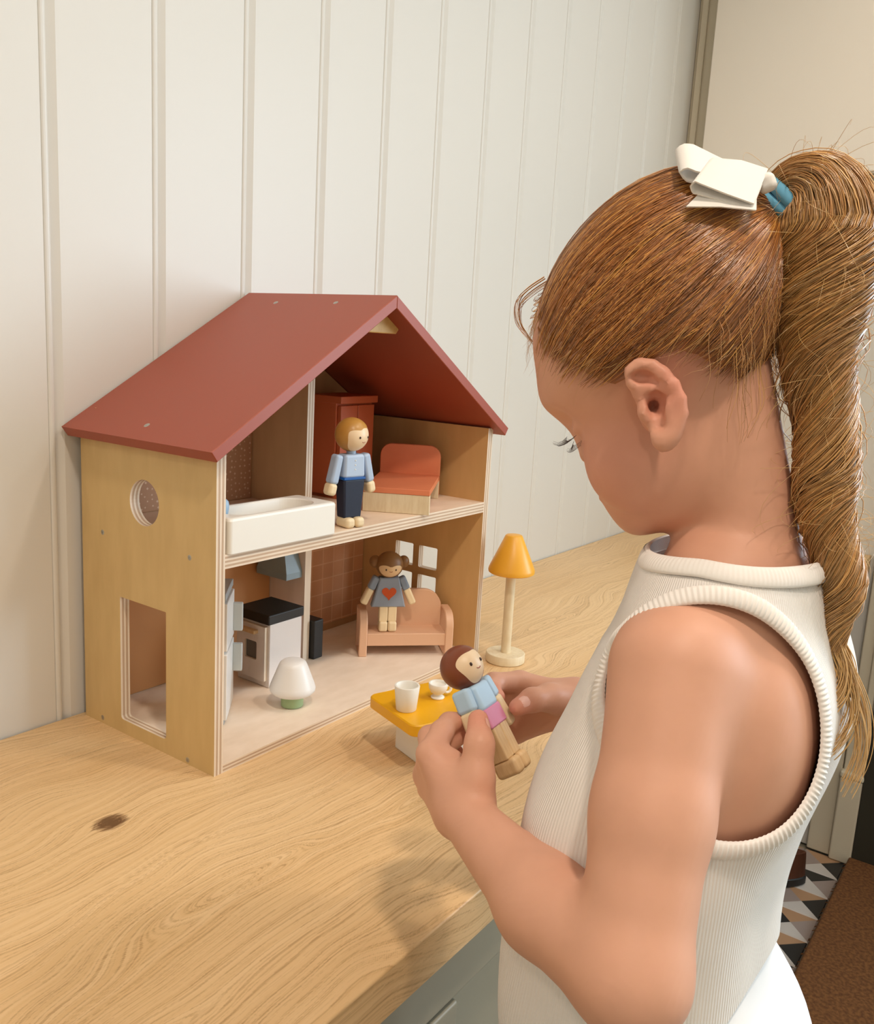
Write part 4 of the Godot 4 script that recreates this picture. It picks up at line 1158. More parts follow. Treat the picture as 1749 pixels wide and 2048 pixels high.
		f.ell(eo - ex * 3.0 + ey * 1.0 - en * 0.0020, Vector3(0.0032, 0.0036, 0.0080), 0.002, 1, eb)
		f.ell(eo - ex * 26.0 - ey * 48.0 + en * 0.0085, Vector3(0.0060, 0.0038, 0.0062), 0.002, 1, eb)
	f.pad = -0.0045
	# arms
	f.cone(SL, SL.lerp(EL, 0.5), 0.0380, 0.0348, 0.022); f.cone(SL.lerp(EL, 0.5), EL, 0.0348, 0.0328, 0.012)
	var fm := EL.lerp(WL, 0.42) + Vector3(-0.004, -0.004, 0.0)
	f.cone(EL, fm, 0.0330, 0.0305, 0.012); f.cone(fm, WL, 0.0300, 0.0205, 0.012)
	f.cone(SR, ER, 0.036, 0.029, 0.02); f.cone(ER, WR, 0.029, 0.0205, 0.012)
	f.pad = 0.0
	# left hand: palm, thumb ball, thumb, four curled fingers
	var mcp := [Vector3(-0.0840, 0.1600, 0.3150), Vector3(-0.0740, 0.1480, 0.3080), Vector3(-0.0690, 0.1345, 0.3015), Vector3(-0.0620, 0.1210, 0.3010)]
	var pip := [Vector3(-0.0620, 0.1665, 0.3085), Vector3(-0.0530, 0.1545, 0.2915), Vector3(-0.0470, 0.1380, 0.2860), Vector3(-0.0420, 0.1225, 0.2880)]
	var tip := [Vector3(-0.0360, 0.1665, 0.3085), Vector3(-0.0270, 0.1500, 0.2975), Vector3(-0.0220, 0.1330, 0.2960), Vector3(-0.0240, 0.1190, 0.3010)]
	for k in 4:
		f.cone(WL + Vector3(0.002 * k, -0.002 * k, -0.002 * k), mcp[k], 0.0130, 0.0095 - 0.0004 * k, 0.010)
		var md: Vector3 = pip[k].lerp(tip[k], 0.5) + Vector3(0.0, 0.0015, -0.0030)
		f.chain([mcp[k], pip[k], md, tip[k]], [0.0090 - 0.0005 * k, 0.0080 - 0.0005 * k, 0.0072 - 0.0004 * k, 0.0060 - 0.0004 * k], 0.0030)
	f.cone(Vector3(-0.0560, 0.1535, 0.3060), Vector3(-0.0380, 0.1545, 0.3060), 0.0085, 0.0075, 0.003)
	f.cone(Vector3(-0.0835, 0.1480, 0.3370), Vector3(-0.0765, 0.1555, 0.3270), 0.0110, 0.0090, 0.008)
	f.cone(WL + Vector3(0.004, 0.004, 0.0), Vector3(-0.0815, 0.1545, 0.3505), 0.0150, 0.0115, 0.010)
	f.cone(Vector3(-0.0840, 0.1400, 0.3480), Vector3(-0.0690, 0.1380, 0.3250), 0.0150, 0.0140, 0.010)
	f.chain([Vector3(-0.0815, 0.1545, 0.3505), Vector3(-0.0735, 0.1735, 0.3465), Vector3(-0.0640, 0.1850, 0.3385)], [0.0118, 0.0094, 0.0070], 0.005)
	# right hand
	var tm := Vector3(0.0400, 0.1685, 0.3365)
	f.cone(WR, tm, 0.0160, 0.0108, 0.010)
	f.chain([tm + Vector3(0, 0, 0.001), Vector3(0.0190, 0.1720, 0.3335), Vector3(0.0040, 0.1700, 0.3300)], [0.0105, 0.0088, 0.0066], 0.004)
	var mr := [Vector3(0.0480, 0.1700, 0.3060), Vector3(0.0500, 0.1550, 0.3000), Vector3(0.0500, 0.1400, 0.3000), Vector3(0.0480, 0.1270, 0.3050)]
	var pr := [Vector3(0.0260, 0.1730, 0.2950), Vector3(0.0270, 0.1560, 0.2890), Vector3(0.0280, 0.1410, 0.2900), Vector3(0.0290, 0.1270, 0.2950)]
	var tr := [Vector3(0.0060, 0.1720, 0.3110), Vector3(0.0080, 0.1540, 0.3090), Vector3(0.0090, 0.1390, 0.3100), Vector3(0.0120, 0.1260, 0.3130)]
	for k in 4:
		f.cone(WR, mr[k], 0.0135, 0.0092, 0.010)
		f.chain([mr[k], pr[k], (pr[k] + tr[k]) * 0.5 + Vector3(-0.003, 0, -0.002), tr[k]], [0.0090, 0.0078, 0.0070, 0.0060], 0.0030)
	f.build(Vector3(-0.20, -0.02, 0.26), Vector3(0.20, 0.56, 0.575), 0.0022)
	var sk := lin(0.865, 0.650, 0.540); var red := lin(0.86, 0.49, 0.42); var nail := lin(0.93, 0.70, 0.62); var lip := lin(0.80, 0.42, 0.40)
	var ch := hp(-0.045, -0.085, -0.045); var chr_ := hp(0.045, -0.085, -0.045); var earp := hp(-0.070, -0.058, 0.006); var lp := hp(0, -0.102, -0.074)
	var tips := PackedVector3Array(); tips.append_array(PackedVector3Array(tip)); tips.append_array(PackedVector3Array(tr)); tips.append(Vector3(-0.0640, 0.1850, 0.3385)); tips.append(Vector3(0.0040, 0.1700, 0.3300))
	var mot := FastNoiseLite.new(); mot.seed = 4; mot.frequency = 45.0; mot.fractal_octaves = 3
	var body := part("body", f.mesh(func(p: Vector3):
		var w := 0.30 * exp(-p.distance_squared_to(ch) * 900.0) + 0.30 * exp(-p.distance_squared_to(chr_) * 900.0) + 0.45 * exp(-p.distance_squared_to(earp) * 1800.0)
		for t in tips: w = maxf(w, 0.5 * exp(-p.distance_squared_to(t) * 6000.0))
		var col := sk.lerp(red, clampf(w, 0, 1)) * (1.0 + 0.035 * mot.get_noise_3dv(p))
		var dl := p.distance_squared_to(lp)
		if dl < 0.0006: col = col.lerp(lip, exp(-dl * 14000.0))
		return col), skin_material(), c, base)
	# thumb nails
	nail_part(Vector3(0.0040, 0.1700, 0.3300), (Vector3(0.0040, 0.1700, 0.3300) - Vector3(0.0190, 0.1720, 0.3335)).normalized(), Vector3(-0.35, 0.75, 0.55), 0.0064, body)
	nail_part(Vector3(-0.0640, 0.1850, 0.3385), (Vector3(-0.0640, 0.1850, 0.3385) - Vector3(-0.0735, 0.1735, 0.3465)).normalized(), Vector3(0.45, 0.35, 0.80), 0.0068, body)
	# eyelashes of both eyes
	var lm := MB.new(); var lr := RandomNumberGenerator.new(); lr.seed = 8
	for s in [-1, 1]:
		for k in 26:
			var u := (k % 13) / 12.0 * 2.0 - 1.0
			var up: bool = k < 13
			var r0 := hp(s * (0.0295 + u * 0.0105), -0.0640 - (0.0 if up else 0.004) + 0.002 * u * u, -0.0735 + 0.0035 * u * u + (0.0 if up else 0.003))
			var out_ := HB * Vector3(s * u * 0.35 + lr.randf_range(-0.1, 0.1), (-0.10 if up else -0.75), -1.0)
			var ln := 0.0085 if up else 0.0050
			lm.tube(PackedVector3Array([r0, r0 + out_ * ln * 0.4 - HB.y * 0.0012, r0 + out_ * ln * 0.75 - HB.y * 0.0008, r0 + out_ * ln + HB.y * 0.0012]), PackedFloat32Array([0.00014, 0.00012, 0.00009, 0.00005]), 4)
	var la := part("eyelashes", lm.mesh(), paint(0.25, 0.16, 0.10, 0.5), body); la.set_meta("kind", "stuff")
	clothes(c, base)
	hair(c, base)

func skin_material() -> StandardMaterial3D:
	var m := paint(1, 1, 1, 0.48, 0.4); m.vertex_color_use_as_albedo = true
	return m
func nail_part(p: Vector3, along: Vector3, up: Vector3, r: float, parent: Node):
	var u := (up - along * up.dot(along)).normalized(); var sd := along.cross(u)
	var m := MB.new()
	for a in 9:
		for b in 7:
			var x := a / 8.0 * 2 - 1; var y := b / 6.0
			var w := 0.62 * sqrt(maxf(0.02, 1.0 - pow(maxf(0, absf(y - 0.5) - 0.18) / 0.32, 2) * 0.75))
			var rr := r + 0.0012 * (1.0 - y)
			var off := sd * sin(x * w) + u * cos(x * w)
			m.vert(p + along * (-0.0072 + 0.0085 * y) + off * (rr + 0.00015 - 0.0018 * maxf(0, y - 0.65)), off + along * maxf(0, y - 0.6))
	m.grid(9, 7, 0)
	part("thumb_nail", m.mesh(), paint(0.93, 0.72, 0.65, 0.22), parent)

# ---------- tank top and trousers
const ARM_O := Vector3(-0.055, 0.232, 0.486)
var ARM_X := Vector3(0.584, 0.056, 0.810)
var ARM_Y := Vector3(0.119, 0.981, -0.154)
var ARM_Z := Vector3(-0.803, 0.186, 0.566)
func armhole_l(p: Vector3) -> float:
	var q := p - ARM_O
	var x := q.dot(ARM_X); var y := q.dot(ARM_Y)
	if q.dot(ARM_Z) < -0.085: return 1.0
	var u := (x * -0.42 + y * 0.90); var v := (x * 0.90 + y * 0.42)
	var a := sqrt(u * u / (0.0655 * 0.0655) + v * v / (0.0560 * 0.0560)) - 1.0; var b := (0.421 - p.z) * 15.0
	return 0.5 * (a + b + sqrt((a - b) * (a - b) + 0.06)) - 0.03
func armhole_r(p: Vector3) -> float:
	if p.x < 0.045: return 1.0
	var y := p.y - 0.232; var z := p.z - 0.470
	return sqrt(y * y / (0.055 * 0.055) + z * z / (0.050 * 0.050)) - 1.0
func neck_hole(p: Vector3) -> float:
	return 0.3165 + (p.z - 0.472) * (0.10 if p.z < 0.472 else -0.04) - p.y
func clothes(c: Node3D, base: Transform3D):
	var rib := Image.create(16, 4, false, Image.FORMAT_L8)
	for x in 16:
		var g := 0.5 + 0.5 * cos(TAU * x / 16.0)
		for y in 4: rib.set_pixel(x, y, Color(g, g, g))
	var knit := paint(0.955, 0.932, 0.905, 0.85, 0.3)
	knit.heightmap_enabled = true; knit.heightmap_texture = ImageTexture.create_from_image(rib); knit.heightmap_scale = 0.035
	var f := torso_field(0.0015)
	f.fold = FastNoiseLite.new(); f.fold.seed = 12; f.fold.frequency = 0.07; f.fold.fractal_octaves = 2; f.fold_amp = 0.0045
	f.build(Vector3(-0.15, -0.10, 0.33), Vector3(0.16, 0.34, 0.60), 0.0030)
	f.clip(func(p: Vector3): return minf(minf(armhole_l(p), armhole_r(p)) * 0.05, minf(neck_hole(p), p.y - lerpf(-0.088, 0.095, smoothstep(0.455, 0.550, p.z)))))
	var uvf := func(p: Vector3): return Vector2(atan2(p.x, p.z - 0.455) * 0.098 / 0.0021, p.y * 20.0)
	var st := part("tank_top", f.mesh(null, uvf), knit, c, base)
	st.set_meta("label", "cream ribbed sleeveless top")
	# bindings: swept along the edges of the openings
	var g := torso_field(0.0015)
	var band := paint(0.960, 0.938, 0.910, 0.85, 0.3);
	for lp in f.rims():
		var mid := Vector3.ZERO
		for p in lp: mid += p / lp.size()
		if mid.y > 0.29: part("neck_band", bind_mesh(lp, g, 0.0125, 0.0026, 0.0002), band, st)
		elif mid.y > 0.15: part("armhole_band", bind_mesh(lp, g, 0.0115, 0.0030, 0.0006), band, st)
	# trousers with the shoes' legs down to the floor
	var t := Field.new()
	var rows := []
	for r in TORSO:
		if r[0] < 0.12: rows.append([r[0], r[1], r[2], r[3] - 0.003, r[4] - 0.003])
	t.add_loft(rows, 0.02)
	t.ell(Vector3(-0.045, -0.045, 0.490), Vector3(0.058, 0.088, 0.066), 0.03)
	t.ell(Vector3(0.035, -0.045, 0.490), Vector3(0.060, 0.088, 0.066), 0.03)
	for s in [-1, 1]:
		var hx: float = -0.012 + s * 0.055
		t.cone(Vector3(hx, -0.12, 0.475), Vector3(hx, -0.42, 0.470), 0.060, 0.046, 0.03)
		t.cone(Vector3(hx, -0.42, 0.470), Vector3(hx, -0.70, 0.475), 0.046, 0.042, 0.02)
	t.build(Vector3(-0.16, -0.735, 0.36), Vector3(0.16, 0.13, 0.60), 0.0065)
	part("trousers", t.mesh(), paint(0.95, 0.95, 0.95, 0.8), c, base)
	for s in [-1, 1]:
		var sm := MB.new(); sm.rbox(Vector3(-0.012 + s * 0.055, -0.740, 0.455), Vector3(0.070, 0.056, 0.19), 0.025, 5, 0.85, 0.85)
		part("shoe", sm.mesh(), paint(0.9, 0.9, 0.9, 0.6), c, base)

# a rounded, ribbed binding along a closed loop of edge points
func bind_mesh(raw: PackedVector3Array, f: Field, width: float, th: float, ribd: float) -> ArrayMesh:
	var all := PackedInt32Array()
	for i in f.ty.size(): all.append(i)
	var n := 600
	var total := 0.0
	for k in raw.size(): total += raw[k].distance_to(raw[(k + 1) % raw.size()])
	var loop := PackedVector3Array(); var acc := 0.0; var want := 0.0
	var mid := Vector3.ZERO
	for k in raw.size():
		var a := raw[k]; var b := raw[(k + 1) % raw.size()]; var l := a.distance_to(b)
		while want <= acc + l and loop.size() < n:
			loop.append(a.lerp(b, (want - acc) / maxf(l, 1e-9))); want += total / n
		acc += l
	n = loop.size()
	for it in 40:
		var sm := loop.duplicate()
		for k in n: sm[k] = (loop[(k + n - 1) % n] + loop[k] * 2.0 + loop[(k + 1) % n]) * 0.25
		loop = sm
	for p in loop: mid += p / n
	var m := MB.new(); var prof := 9
	for k in n + 1:
		var p := loop[k % n]
		var e := 0.002
		var nr := Vector3(f.ev(p + Vector3(e, 0, 0), all) - f.ev(p - Vector3(e, 0, 0), all), f.ev(p + Vector3(0, e, 0), all) - f.ev(p - Vector3(0, e, 0), all), f.ev(p + Vector3(0, 0, e), all) - f.ev(p - Vector3(0, 0, e), all)).normalized()
		p -= nr * f.ev(p, all)
		var t := (loop[(k + 1) % n] - loop[(k + n - 1) % n]).normalized()
		nr = (nr - t * nr.dot(t)).normalized()
		var o := t.cross(nr)
		if o.dot(p - mid) < 0: o = -o
		for q in prof:
			var a := lerpf(-0.35, PI + 0.35, q / float(prof - 1))
			var rr := th + ribd * sin(TAU * k / 4.0 + 0.785)
			m.vert(p + o * (width * 0.32 + cos(a) * width * 0.5) + nr * (sin(a) * rr + 0.0004), (o * cos(a) * 0.5 + nr * sin(a)).normalized())
	m.grid(n + 1, prof, 0)
	smooth_normals(m)
	for q in prof:
		m.n[n * prof + q] = (m.n[q] + m.n[n * prof + q]).normalized(); m.n[q] = m.n[n * prof + q]
	return m.mesh()

# ---------- hair, band, ribbon
var PONY := [Vector3(0.012, 0.5090, 0.4620), Vector3(0.012, 0.5240, 0.4725), Vector3(0.012, 0.5290, 0.4820), Vector3(0.012, 0.5240, 0.4925), Vector3(0.012, 0.5080, 0.4990), Vector3(0.012, 0.4850, 0.5010), Vector3(0.012, 0.4600, 0.5020), Vector3(0.012, 0.4330, 0.5040), Vector3(0.012, 0.4050, 0.5110), Vector3(0.012, 0.3765, 0.5160), Vector3(0.012, 0.3531, 0.5180), Vector3(0.012, 0.3303, 0.5250), Vector3(0.012, 0.3051, 0.5350), Vector3(0.012, 0.2799, 0.5330), Vector3(0.013, 0.2600, 0.5360)]
var PONY_R := [0.0110, 0.0125, 0.0165, 0.0225, 0.0275, 0.0285, 0.0255, 0.0190, 0.0148, 0.0148, 0.0145, 0.0118, 0.0104, 0.0078, 0.0040]
func pony_at(t: float) -> Array:       # t from 0 to 1: [place, radius]
	var m := PONY.size() - 1
	var q := clampf(t, 0, 1) * m; var i := mini(int(q), m - 1); var fr := q - i
	var p0: Vector3 = PONY[maxi(i - 1, 0)]; var p1: Vector3 = PONY[i]; var p2: Vector3 = PONY[i + 1]; var p3: Vector3 = PONY[mini(i + 2, m)]
	return [p1.cubic_interpolate(p2, p0, p3, fr), lerpf(PONY_R[i], PONY_R[i + 1], fr)]
func hair_color(r: RandomNumberGenerator, light: float) -> Color:
	var a := lin(0.47, 0.275, 0.11); var b := lin(0.80, 0.51, 0.22); var b2 := lin(0.88, 0.72, 0.47)
	var k := r.randf()
	if k > 0.86: return lin(0.90, 0.66, 0.34).lerp(b2, clampf(light, 0, 1))
	return a.lerp(b, k).lerp(b2, clampf(light + r.randf_range(-0.15, 0.1), 0, 1))
func hair(c: Node3D, base: Transform3D):
	var hm := paint(1, 1, 1, 0.30, 0.7); hm.vertex_color_use_as_albedo = true;
	var r := RandomNumberGenerator.new(); r.seed = 31
	var pole := (Vector3(0, 0.020, 0.081) - EC).normalized()
	var e1 := Vector3.RIGHT; var e2 := pole.cross(e1).normalized()
	var nz := FastNoiseLite.new(); nz.seed = 3; nz.frequency = 1.0; nz.fractal_octaves = 3
	# the smooth mass of combed hair; it sinks under the skin below the hairline
	var sm := MB.new(); var na := 260; var nt := 90
	for t in nt + 1:
		for a in na + 1:
			var ph := TAU * a / na; var th := lerpf(0.02, 2.75, float(t) / nt)
			var d := (pole * cos(th) + (e1 * cos(ph) + e2 * sin(ph)) * sin(th))
			var p := EC + d * hair_r(d)
			var hl := hair_at(p)
			var ridge := nz.get_noise_2d(cos(ph) * 7.0 + th * 0.25, sin(ph) * 7.0 + 20.0) * 0.0013 + nz.get_noise_2d(cos(ph) * 30.0, sin(ph) * 30.0) * 0.0006
			p += d * (ridge - 0.0004 - (0.006 * smoothstep(0.006, -0.002, hl) + 0.022 * smoothstep(-0.002, -0.030, hl)))
			sm.col = lin(0.58, 0.35, 0.145).lerp(lin(0.72, 0.46, 0.21), nz.get_noise_2d(cos(ph) * 22.0 + 5.0, sin(ph) * 22.0) * 0.9 + 0.4)
			sm.vert(HC + HB * p, HB * d)
	sm.grid(nt + 1, na + 1, 0)
	smooth_normals(sm)
	var mass := part("hair", sm.mesh(), hm, c, base)
	mass.set_meta("label", "ginger-blond hair combed back into a ponytail")
	# combed strands from the hairline to the band
	var st := MB.new()
	for k in 4200:
		var ph := r.randf() * TAU
		var th1 := 0.15
		while th1 < 2.7:
			var d0 := (pole * cos(th1) + (e1 * cos(ph) + e2 * sin(ph)) * sin(th1))
			if hair_at(EC + d0 * hair_r(d0)) < 0.0: break
			th1 += 0.03
		th1 += r.randf_range(-0.06, 0.05)
		if k > 3200: th1 += r.randf_range(0.0, 0.13)
		var ts := th1 if k % 5 < 3 or k > 3200 else r.randf_range(0.3, th1)
		var te := 0.10 if k % 3 else r.randf_range(0.10, maxf(0.12, ts * 0.6))
		var wob := r.randf_range(-0.05, 0.05); var lift := r.randf_range(0.0, 0.0008)
		if k % 37 == 0: lift = 0.0017
		var m := 15
		var pts := PackedVector3Array(); var rad := PackedFloat32Array(); var w := r.randf_range(0.00015, 0.00036)
		for j in m:
			var f := j / float(m - 1)
			var th := lerpf(ts, te, f)
			var pp := ph + wob * sin(f * 3.0) + 0.03 * sin(th * 5.0 + wob * 200.0)
			var d := (pole * cos(th) + (e1 * cos(pp) + e2 * sin(pp)) * sin(th))
			pts.append(HC + HB * (EC + d * (hair_r(d) + lift * sin(PI * clampf(f + 0.1, 0, 1)) - 0.0012 * (1.0 - minf(1.0, f * 6.0)))))
			rad.append(w * minf(1.0, 0.35 + f * 5.0) * minf(1.0, (1.0 - f) * 6.0 + 0.3))
		if k > 3200:             # fine hairs that run out past the hairline
			w *= 0.55
		st.col = hair_color(r, 0.0)
		st.tube(pts, rad, 3, false)
	var stp := part("strands", st.mesh(), hm, mass); stp.set_meta("kind", "stuff")
	# baby hair round the face, the ear and the nape
	var wi := MB.new()
	for k in 170:
		var ph := r.randf() * TAU
		var th1 := 0.15
		while th1 < 2.7:
			var d0 := (pole * cos(th1) + (e1 * cos(ph) + e2 * sin(ph)) * sin(th1))
			if hair_at(EC + d0 * hair_r(d0)) < 0.004: break
			th1 += 0.03
		var ln := r.randf_range(0.008, 0.030); var curl := r.randf_range(-1.0, 1.0)
		var pts := PackedVector3Array(); var rad := PackedFloat32Array()
		for j in 8:
			var f := j / 7.0
			var th := th1 - 0.12 + f * ln / 0.085 * 1.3
			var pp := ph + curl * 0.18 * f * f
			var d := (pole * cos(th) + (e1 * cos(pp) + e2 * sin(pp)) * sin(th))
			pts.append(HC + HB * (EC + d * (hair_r(d) + 0.0012 + 0.005 * f * f * r.randf_range(0.2, 1.0))))
			rad.append(0.00016 * (1.15 - f))
		wi.col = hair_color(r, 0.55)
		wi.tube(pts, rad, 3, false)
	# loose curls on the forehead
	for k in 26:
		var s0 := Vector3(r.randf_range(-0.030, 0.004), 0.024 + r.randf_range(-0.006, 0.012), -0.0665 + r.randf_range(-0.002, 0.004))
		var pts := PackedVector3Array(); var rad := PackedFloat32Array()
		var sd := (s0 - EC).normalized(); s0 = EC + sd * (hair_r(sd) - 0.0005)
		var rr := r.randf_range(0.003, 0.0085); var tw := r.randf_range(2.2, 4.2)
		for j in 14:
			var f := j / 13.0
			var a := f * tw
			pts.append(HC + HB * (s0 + Vector3(0.006 * f * r.randf_range(0.8, 1.2), rr * (1.0 - cos(a)) * 0.8 - 0.012 * f, -rr * sin(a) * 0.9 - 0.002)))
			rad.append(0.00024 * (1.1 - f * 0.7))
		wi.col = hair_color(r, 0.1)
		wi.tube(pts, rad, 3, false)
	for k in 16:
		var jx := r.randf_range(-0.004, 0.004); var jy := r.randf_range(-0.003, 0.003); var g := r.randf_range(0.75, 1.15)
		var way := [Vector3(-0.012 + jx, 0.036 + jy, -0.0575), Vector3(-0.012 + jx, 0.034 + jy, -0.0700), Vector3(-0.011 + jx, 0.030 + jy, -0.0715 - 0.0085 * g), Vector3(-0.010 + jx, 0.019 + jy, -0.0760 - 0.0085 * g), Vector3(-0.010 + jx, 0.009 + jy, -0.0780 - 0.0040 * g), Vector3(-0.010 + jx, 0.004 + jy, -0.0800)]
		var pts := PackedVector3Array(); var rad := PackedFloat32Array()
		for j in 21:
			var q := j / 20.0 * 5.0; var i := mini(int(q), 4)
			var p0: Vector3 = way[maxi(i - 1, 0)]; var p1: Vector3 = way[i]; var p2: Vector3 = way[i + 1]; var p3: Vector3 = way[mini(i + 2, 5)]
			pts.append(hp(0, 0, 0) + HB * p1.cubic_interpolate(p2, p0, p3, q - i)); rad.append(0.00022 * (1.1 - j / 32.0))
		wi.col = hair_color(r, 0.05)
		wi.tube(pts, rad, 3, false)
	var wp := part("baby_hair", wi.mesh(), hm, mass); wp.set_meta("kind", "stuff")
	# ponytail: a core and its locks, loose at the top and twisted into a rope below
	var core := MB.new(); var cp := PackedVector3Array(); var cr := PackedFloat32Array()
	for j in 70:
		var q := pony_at(j / 69.0)
		cp.append(q[0]); cr.append(q[1] * 0.86)
	core.col = lin(0.56, 0.37, 0.19)
	core.tube(cp, cr, 20)
	var pony := part("ponytail", core.mesh(), hm, c, base); pony.set_meta("label", "long ponytail twisted into a rope")
	var pl := MB.new()
	var NS := 56
	var frames: Array = []
	var a0 := Vector3.RIGHT
	for j in NS:
		var t := j / float(NS - 1)
		var q := pony_at(t); var q2 := pony_at(minf(1.0, t + 0.01)); var q1 := pony_at(maxf(0.0, t - 0.01))
		var tg: Vector3 = (q2[0] - q1[0]).normalized()
		a0 = (a0 - tg * a0.dot(tg)).normalized()
		frames.append([q[0], q[1], a0, tg.cross(a0)])
	for k in 2200:
		var ang := r.randf() * TAU; var rho := sqrt(r.randf()) * 0.22 + 0.82
		if k % 60 == 0: rho = r.randf_range(1.1, 1.5)
		var j0 := 0 if k % 3 else r.randi_range(0, 30); var j1 := NS - r.randi_range(1, 8) if k % 2 else r.randi_range(j0 + 8, NS - 1)
		j1 = mini(j1, NS - 1)
		var w := r.randf_range(0.0002, 0.00048)
		var tw := r.randf_range(0.85, 1.15)
		var pts := PackedVector3Array(); var rad := PackedFloat32Array()
		var ph0 := r.randf() * TAU
		for j in range(j0, j1 + 1):
			var t := j / float(NS - 1)
			var fr: Array = frames[j]
			var twist := (0.6 * t + 24.0 * pow(maxf(0.0, t - 0.30), 1.15)) * tw
			var a := ang + twist + 0.12 * sin(t * 9.0 + ph0)
			var rh: float = rho * fr[1] * (1.0 + 0.05 * sin(t * 21.0 + ph0 * 3.0))
			# the rope's two plies
			if t > 0.45: rh *= 1.0 + 0.20 * cos(2.0 * (ang + 0.4)) * smoothstep(0.45, 0.6, t)
			pts.append(fr[0] + (fr[2] * cos(a) + fr[3] * sin(a)) * rh)
			rad.append(w * minf(1.0, 0.4 + (j - j0) * 0.2) * minf(1.0, (j1 - j) * 0.25 + 0.15))
		if pts.size() < 4: continue
		pl.col = hair_color(r, 0.15 + 0.35 * float(j1) / NS)
		pl.tube(pts, rad, 3, false)
	var pp2 := part("strands", pl.mesh(), hm, pony); pp2.set_meta("kind", "stuff")
	# curled ends
	var en := MB.new()
	for k in 130:
		var g := k % 4
		var o := Vector3(0.012 + r.randf_range(-0.005, 0.005), 0.2700 + r.randf_range(-0.006, 0.006), 0.5345 + r.randf_range(-0.004, 0.004))
		var pts := PackedVector3Array(); var rad := PackedFloat32Array()
		var R: float = [0.017, 0.013, 0.021, 0.010][g] * r.randf_range(0.93, 1.07); var turns: float = [3.6, 4.2, 3.0, 5.0][g]
		var dr: float = [0.048, 0.032, 0.064, 0.042][g]
		for j in 22:
			var f := j / 21.0
			var a := f * turns
			var side := R * sin(a) * f
			pts.append(o + Vector3(0.584 * side + 0.004 * cos(a) * f, -dr * f - R * 0.5 * (1.0 - cos(a)) * f, 0.81 * side + R * 0.8 * f))
			rad.append(0.00050 * (1.0 - 0.6 * f))
		en.col = hair_color(r, 0.75)
		en.tube(pts, rad, 3, false)
	var ep := part("curled_ends", en.mesh(), hm, pony); ep.set_meta("kind", "stuff")
	# flyaway hairs round the ponytail
	var fw := MB.new()
	for k in 340:
		var j := r.randi_range(1, 44); var fr: Array = frames[j]; var a := r.randf() * TAU
		var d: Vector3 = fr[2] * cos(a) + fr[3] * sin(a)
		var o: Vector3 = fr[0] + d * fr[1]
		var pts := PackedVector3Array(); var rad := PackedFloat32Array()
		var ln := r.randf_range(0.015, 0.05); var bend := Vector3(r.randf_range(-1, 1), r.randf_range(-1.6, 0.2), r.randf_range(-1, 1))
		for q in 8:
			var f := q / 7.0
			pts.append(o + (d * 0.45 * sin(f * 2.4) + bend * f * 0.6) * ln); rad.append(0.00015 * (1.1 - f * 0.6))
		fw.col = hair_color(r, 0.95)
		fw.tube(pts, rad, 3, false)
	# loose strands that slipped out at the nape
	for k in 120:
		var ph := r.randf_range(-1.0, 1.0); var th := r.randf_range(0.55, 1.25)
		var pp := ph * 1.2 - PI * 0.5
		var d := (pole * cos(th) + (e1 * cos(pp) * 0.9 + e2 * sin(pp)) * sin(th)).normalized()
		if hair_at(EC + d * hair_r(d)) < -0.01: continue
		var o := HC + HB * (EC + d * (hair_r(d) - 0.0005))
		var pts := PackedVector3Array(); var rad := PackedFloat32Array()
		var ln := r.randf_range(0.015, 0.055); var cw := r.randf_range(0.001, 0.004); var q0 := r.randf() * TAU; var nn := HB * d
		for q in 12:
			var f := q / 11.0
			pts.append(o + Vector3(0, -1, 0) * ln * f + nn * (0.004 * sin(f * 2.5)) + Vector3(cos(q0 + f * 7.0), 0, sin(q0 + f * 7.0)) * cw * f); rad.append(0.0002 * (1.1 - f * 0.6))
		fw.col = hair_color(r, 0.35)
		fw.tube(pts, rad, 3, false)
	var fp := part("flyaway_hair", fw.mesh(), hm, pony); fp.set_meta("kind", "stuff")
	# pale blue hair band: three twisted turns
	var bm := MB.new()
	var bp := pony_at(0.045); var bq := pony_at(0.09); var bt: Vector3 = (bq[0] - bp[0]).normalized()
	var ba := (Vector3.RIGHT - bt * bt.x).normalized(); var bb := bt.cross(ba)
	for k in 4:
		var pts := PackedVector3Array(); var rad := PackedFloat32Array()
		for j in 41:
			var a := TAU * j / 40
			var off := -0.0075 + 0.005 * k + 0.0026 * sin(a * 1.0 + k * 1.7)
			pts.append(bp[0] + bt * off + (ba * cos(a) + bb * sin(a)) * (0.0185 + 0.0012 * sin(a * 3.0 + k)) - HB.y * 0.006 + HB.z * 0.002); rad.append(0.0040)
		bm.tube(pts, rad, 8)
	var bandm := paint(0.42, 0.68, 0.80, 0.85);
	var hb := part("hair_band", bm.mesh(), bandm, c, base); hb.set_meta("label", "pale blue fabric hair band")
	# cream ribbon bow
	var rb := paint(0.97, 0.95, 0.92, 0.6)
	var bow := Node3D.new(); put(bow, "bow", c); bow.transform = base; bow.set_meta("label", "cream ribbon bow on top of the head")
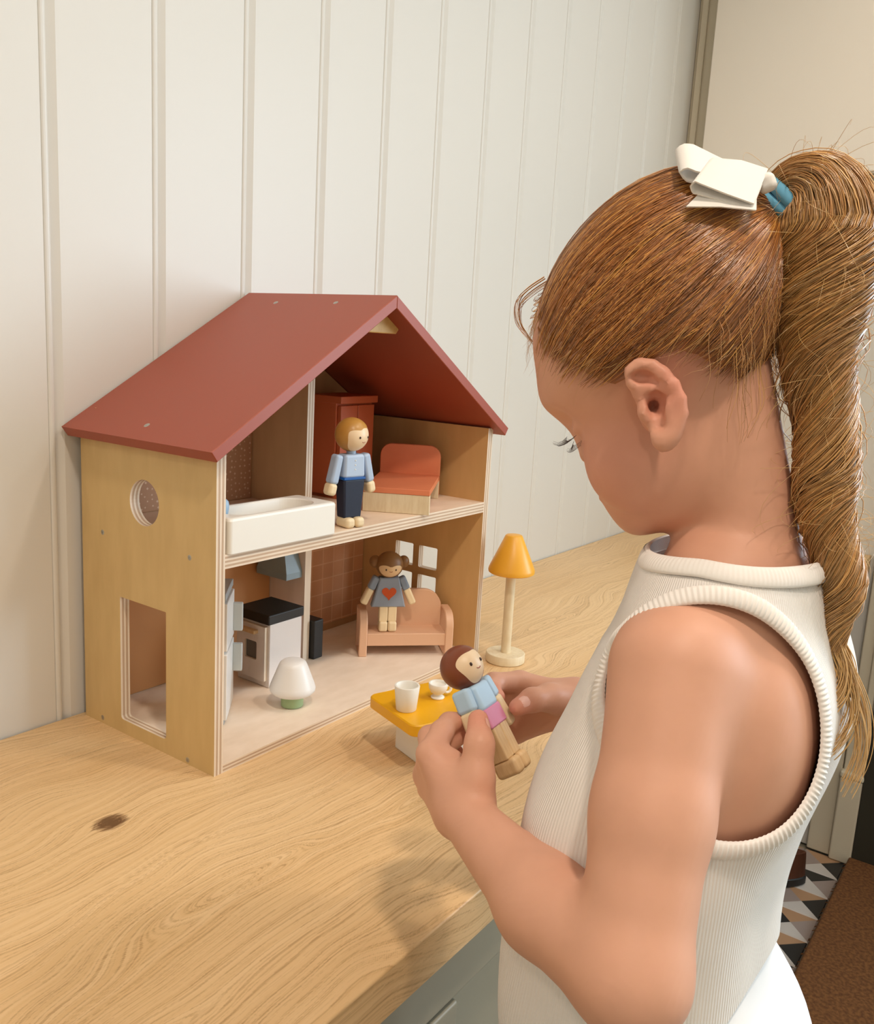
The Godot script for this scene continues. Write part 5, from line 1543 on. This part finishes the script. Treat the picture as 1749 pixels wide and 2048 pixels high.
	var loops := [
		[[Vector3(-0.0271, 0.5277, 0.4666), Vector3(-0.0360, 0.5330, 0.4511), Vector3(-0.0307, 0.5408, 0.4329), Vector3(-0.0300, 0.5412, 0.4225)], [Vector3(-0.0319, 0.5210, 0.4702), Vector3(-0.0467, 0.5213, 0.4559), Vector3(-0.0526, 0.5220, 0.4442), Vector3(-0.0520, 0.5245, 0.4350)], Vector3(-0.0030, 0.0070, 0.0010)],
		[[Vector3(-0.0200, 0.5310, 0.4720), Vector3(-0.0340, 0.5320, 0.4613), Vector3(-0.0450, 0.5300, 0.4520), Vector3(-0.0480, 0.5290, 0.4480)], [Vector3(-0.0440, 0.5090, 0.4740), Vector3(-0.0540, 0.5115, 0.4620), Vector3(-0.0600, 0.5150, 0.4490), Vector3(-0.0610, 0.5155, 0.4450)], Vector3(-0.0040, 0.0060, 0.0020)]]
	for lp in loops:
		var ea := PackedVector3Array(); var eb2 := PackedVector3Array()
		var A_: Array = lp[0]; var B_: Array = lp[1]; var bk: Vector3 = lp[2]
		for j in 25:
			var f := j / 24.0
			var g := f * 2.0 if f <= 0.5 else 2.0 - f * 2.0           # out and back
			var bul := sin(PI * f) if f > 0.5 else sin(PI * f) * 0.25
			var s := g * 3.0; var i := mini(int(s), 2); var u := s - i
			var round_ := bk * smoothstep(0.40, 0.60, f) * 1.0 * (0.35 + 0.65 * g)
			ea.append(A_[i].lerp(A_[i + 1], u) + round_); eb2.append(B_[i].lerp(B_[i + 1], u) + round_)
		var lm := MB.new(); lm.band(ea, eb2, 0.0009); part("ribbon_loop", lm.mesh(), rb, bow)
	var tm := MB.new()
	tm.band(PackedVector3Array([Vector3(-0.0350, 0.5220, 0.4720), Vector3(-0.0500, 0.5200, 0.4590), Vector3(-0.0562, 0.5160, 0.4490)]), PackedVector3Array([Vector3(-0.0440, 0.5080, 0.4760), Vector3(-0.0560, 0.5085, 0.4610), Vector3(-0.0635, 0.5081, 0.4450)]), 0.0009)
	part("ribbon_tail", tm.mesh(), rb, bow)
	var km := MB.new(); km.rbox(Vector3.ZERO, Vector3(0.009, 0.010, 0.010), 0.0035, 4)
	part("knot", km.mesh(), rb, bow, Transform3D(HB, Vector3(-0.0230, 0.5255, 0.4735)))
func smooth_normals(m: MB):
	for k in m.n.size(): m.n[k] = Vector3.ZERO
	for t in range(0, m.i.size(), 3):
		var a := m.i[t]; var b := m.i[t + 1]; var d := m.i[t + 2]
		var f := (m.v[d] - m.v[a]).cross(m.v[b] - m.v[a])
		m.n[a] += f; m.n[b] += f; m.n[d] += f
	for k in m.n.size(): m.n[k] = m.n[k].normalized()
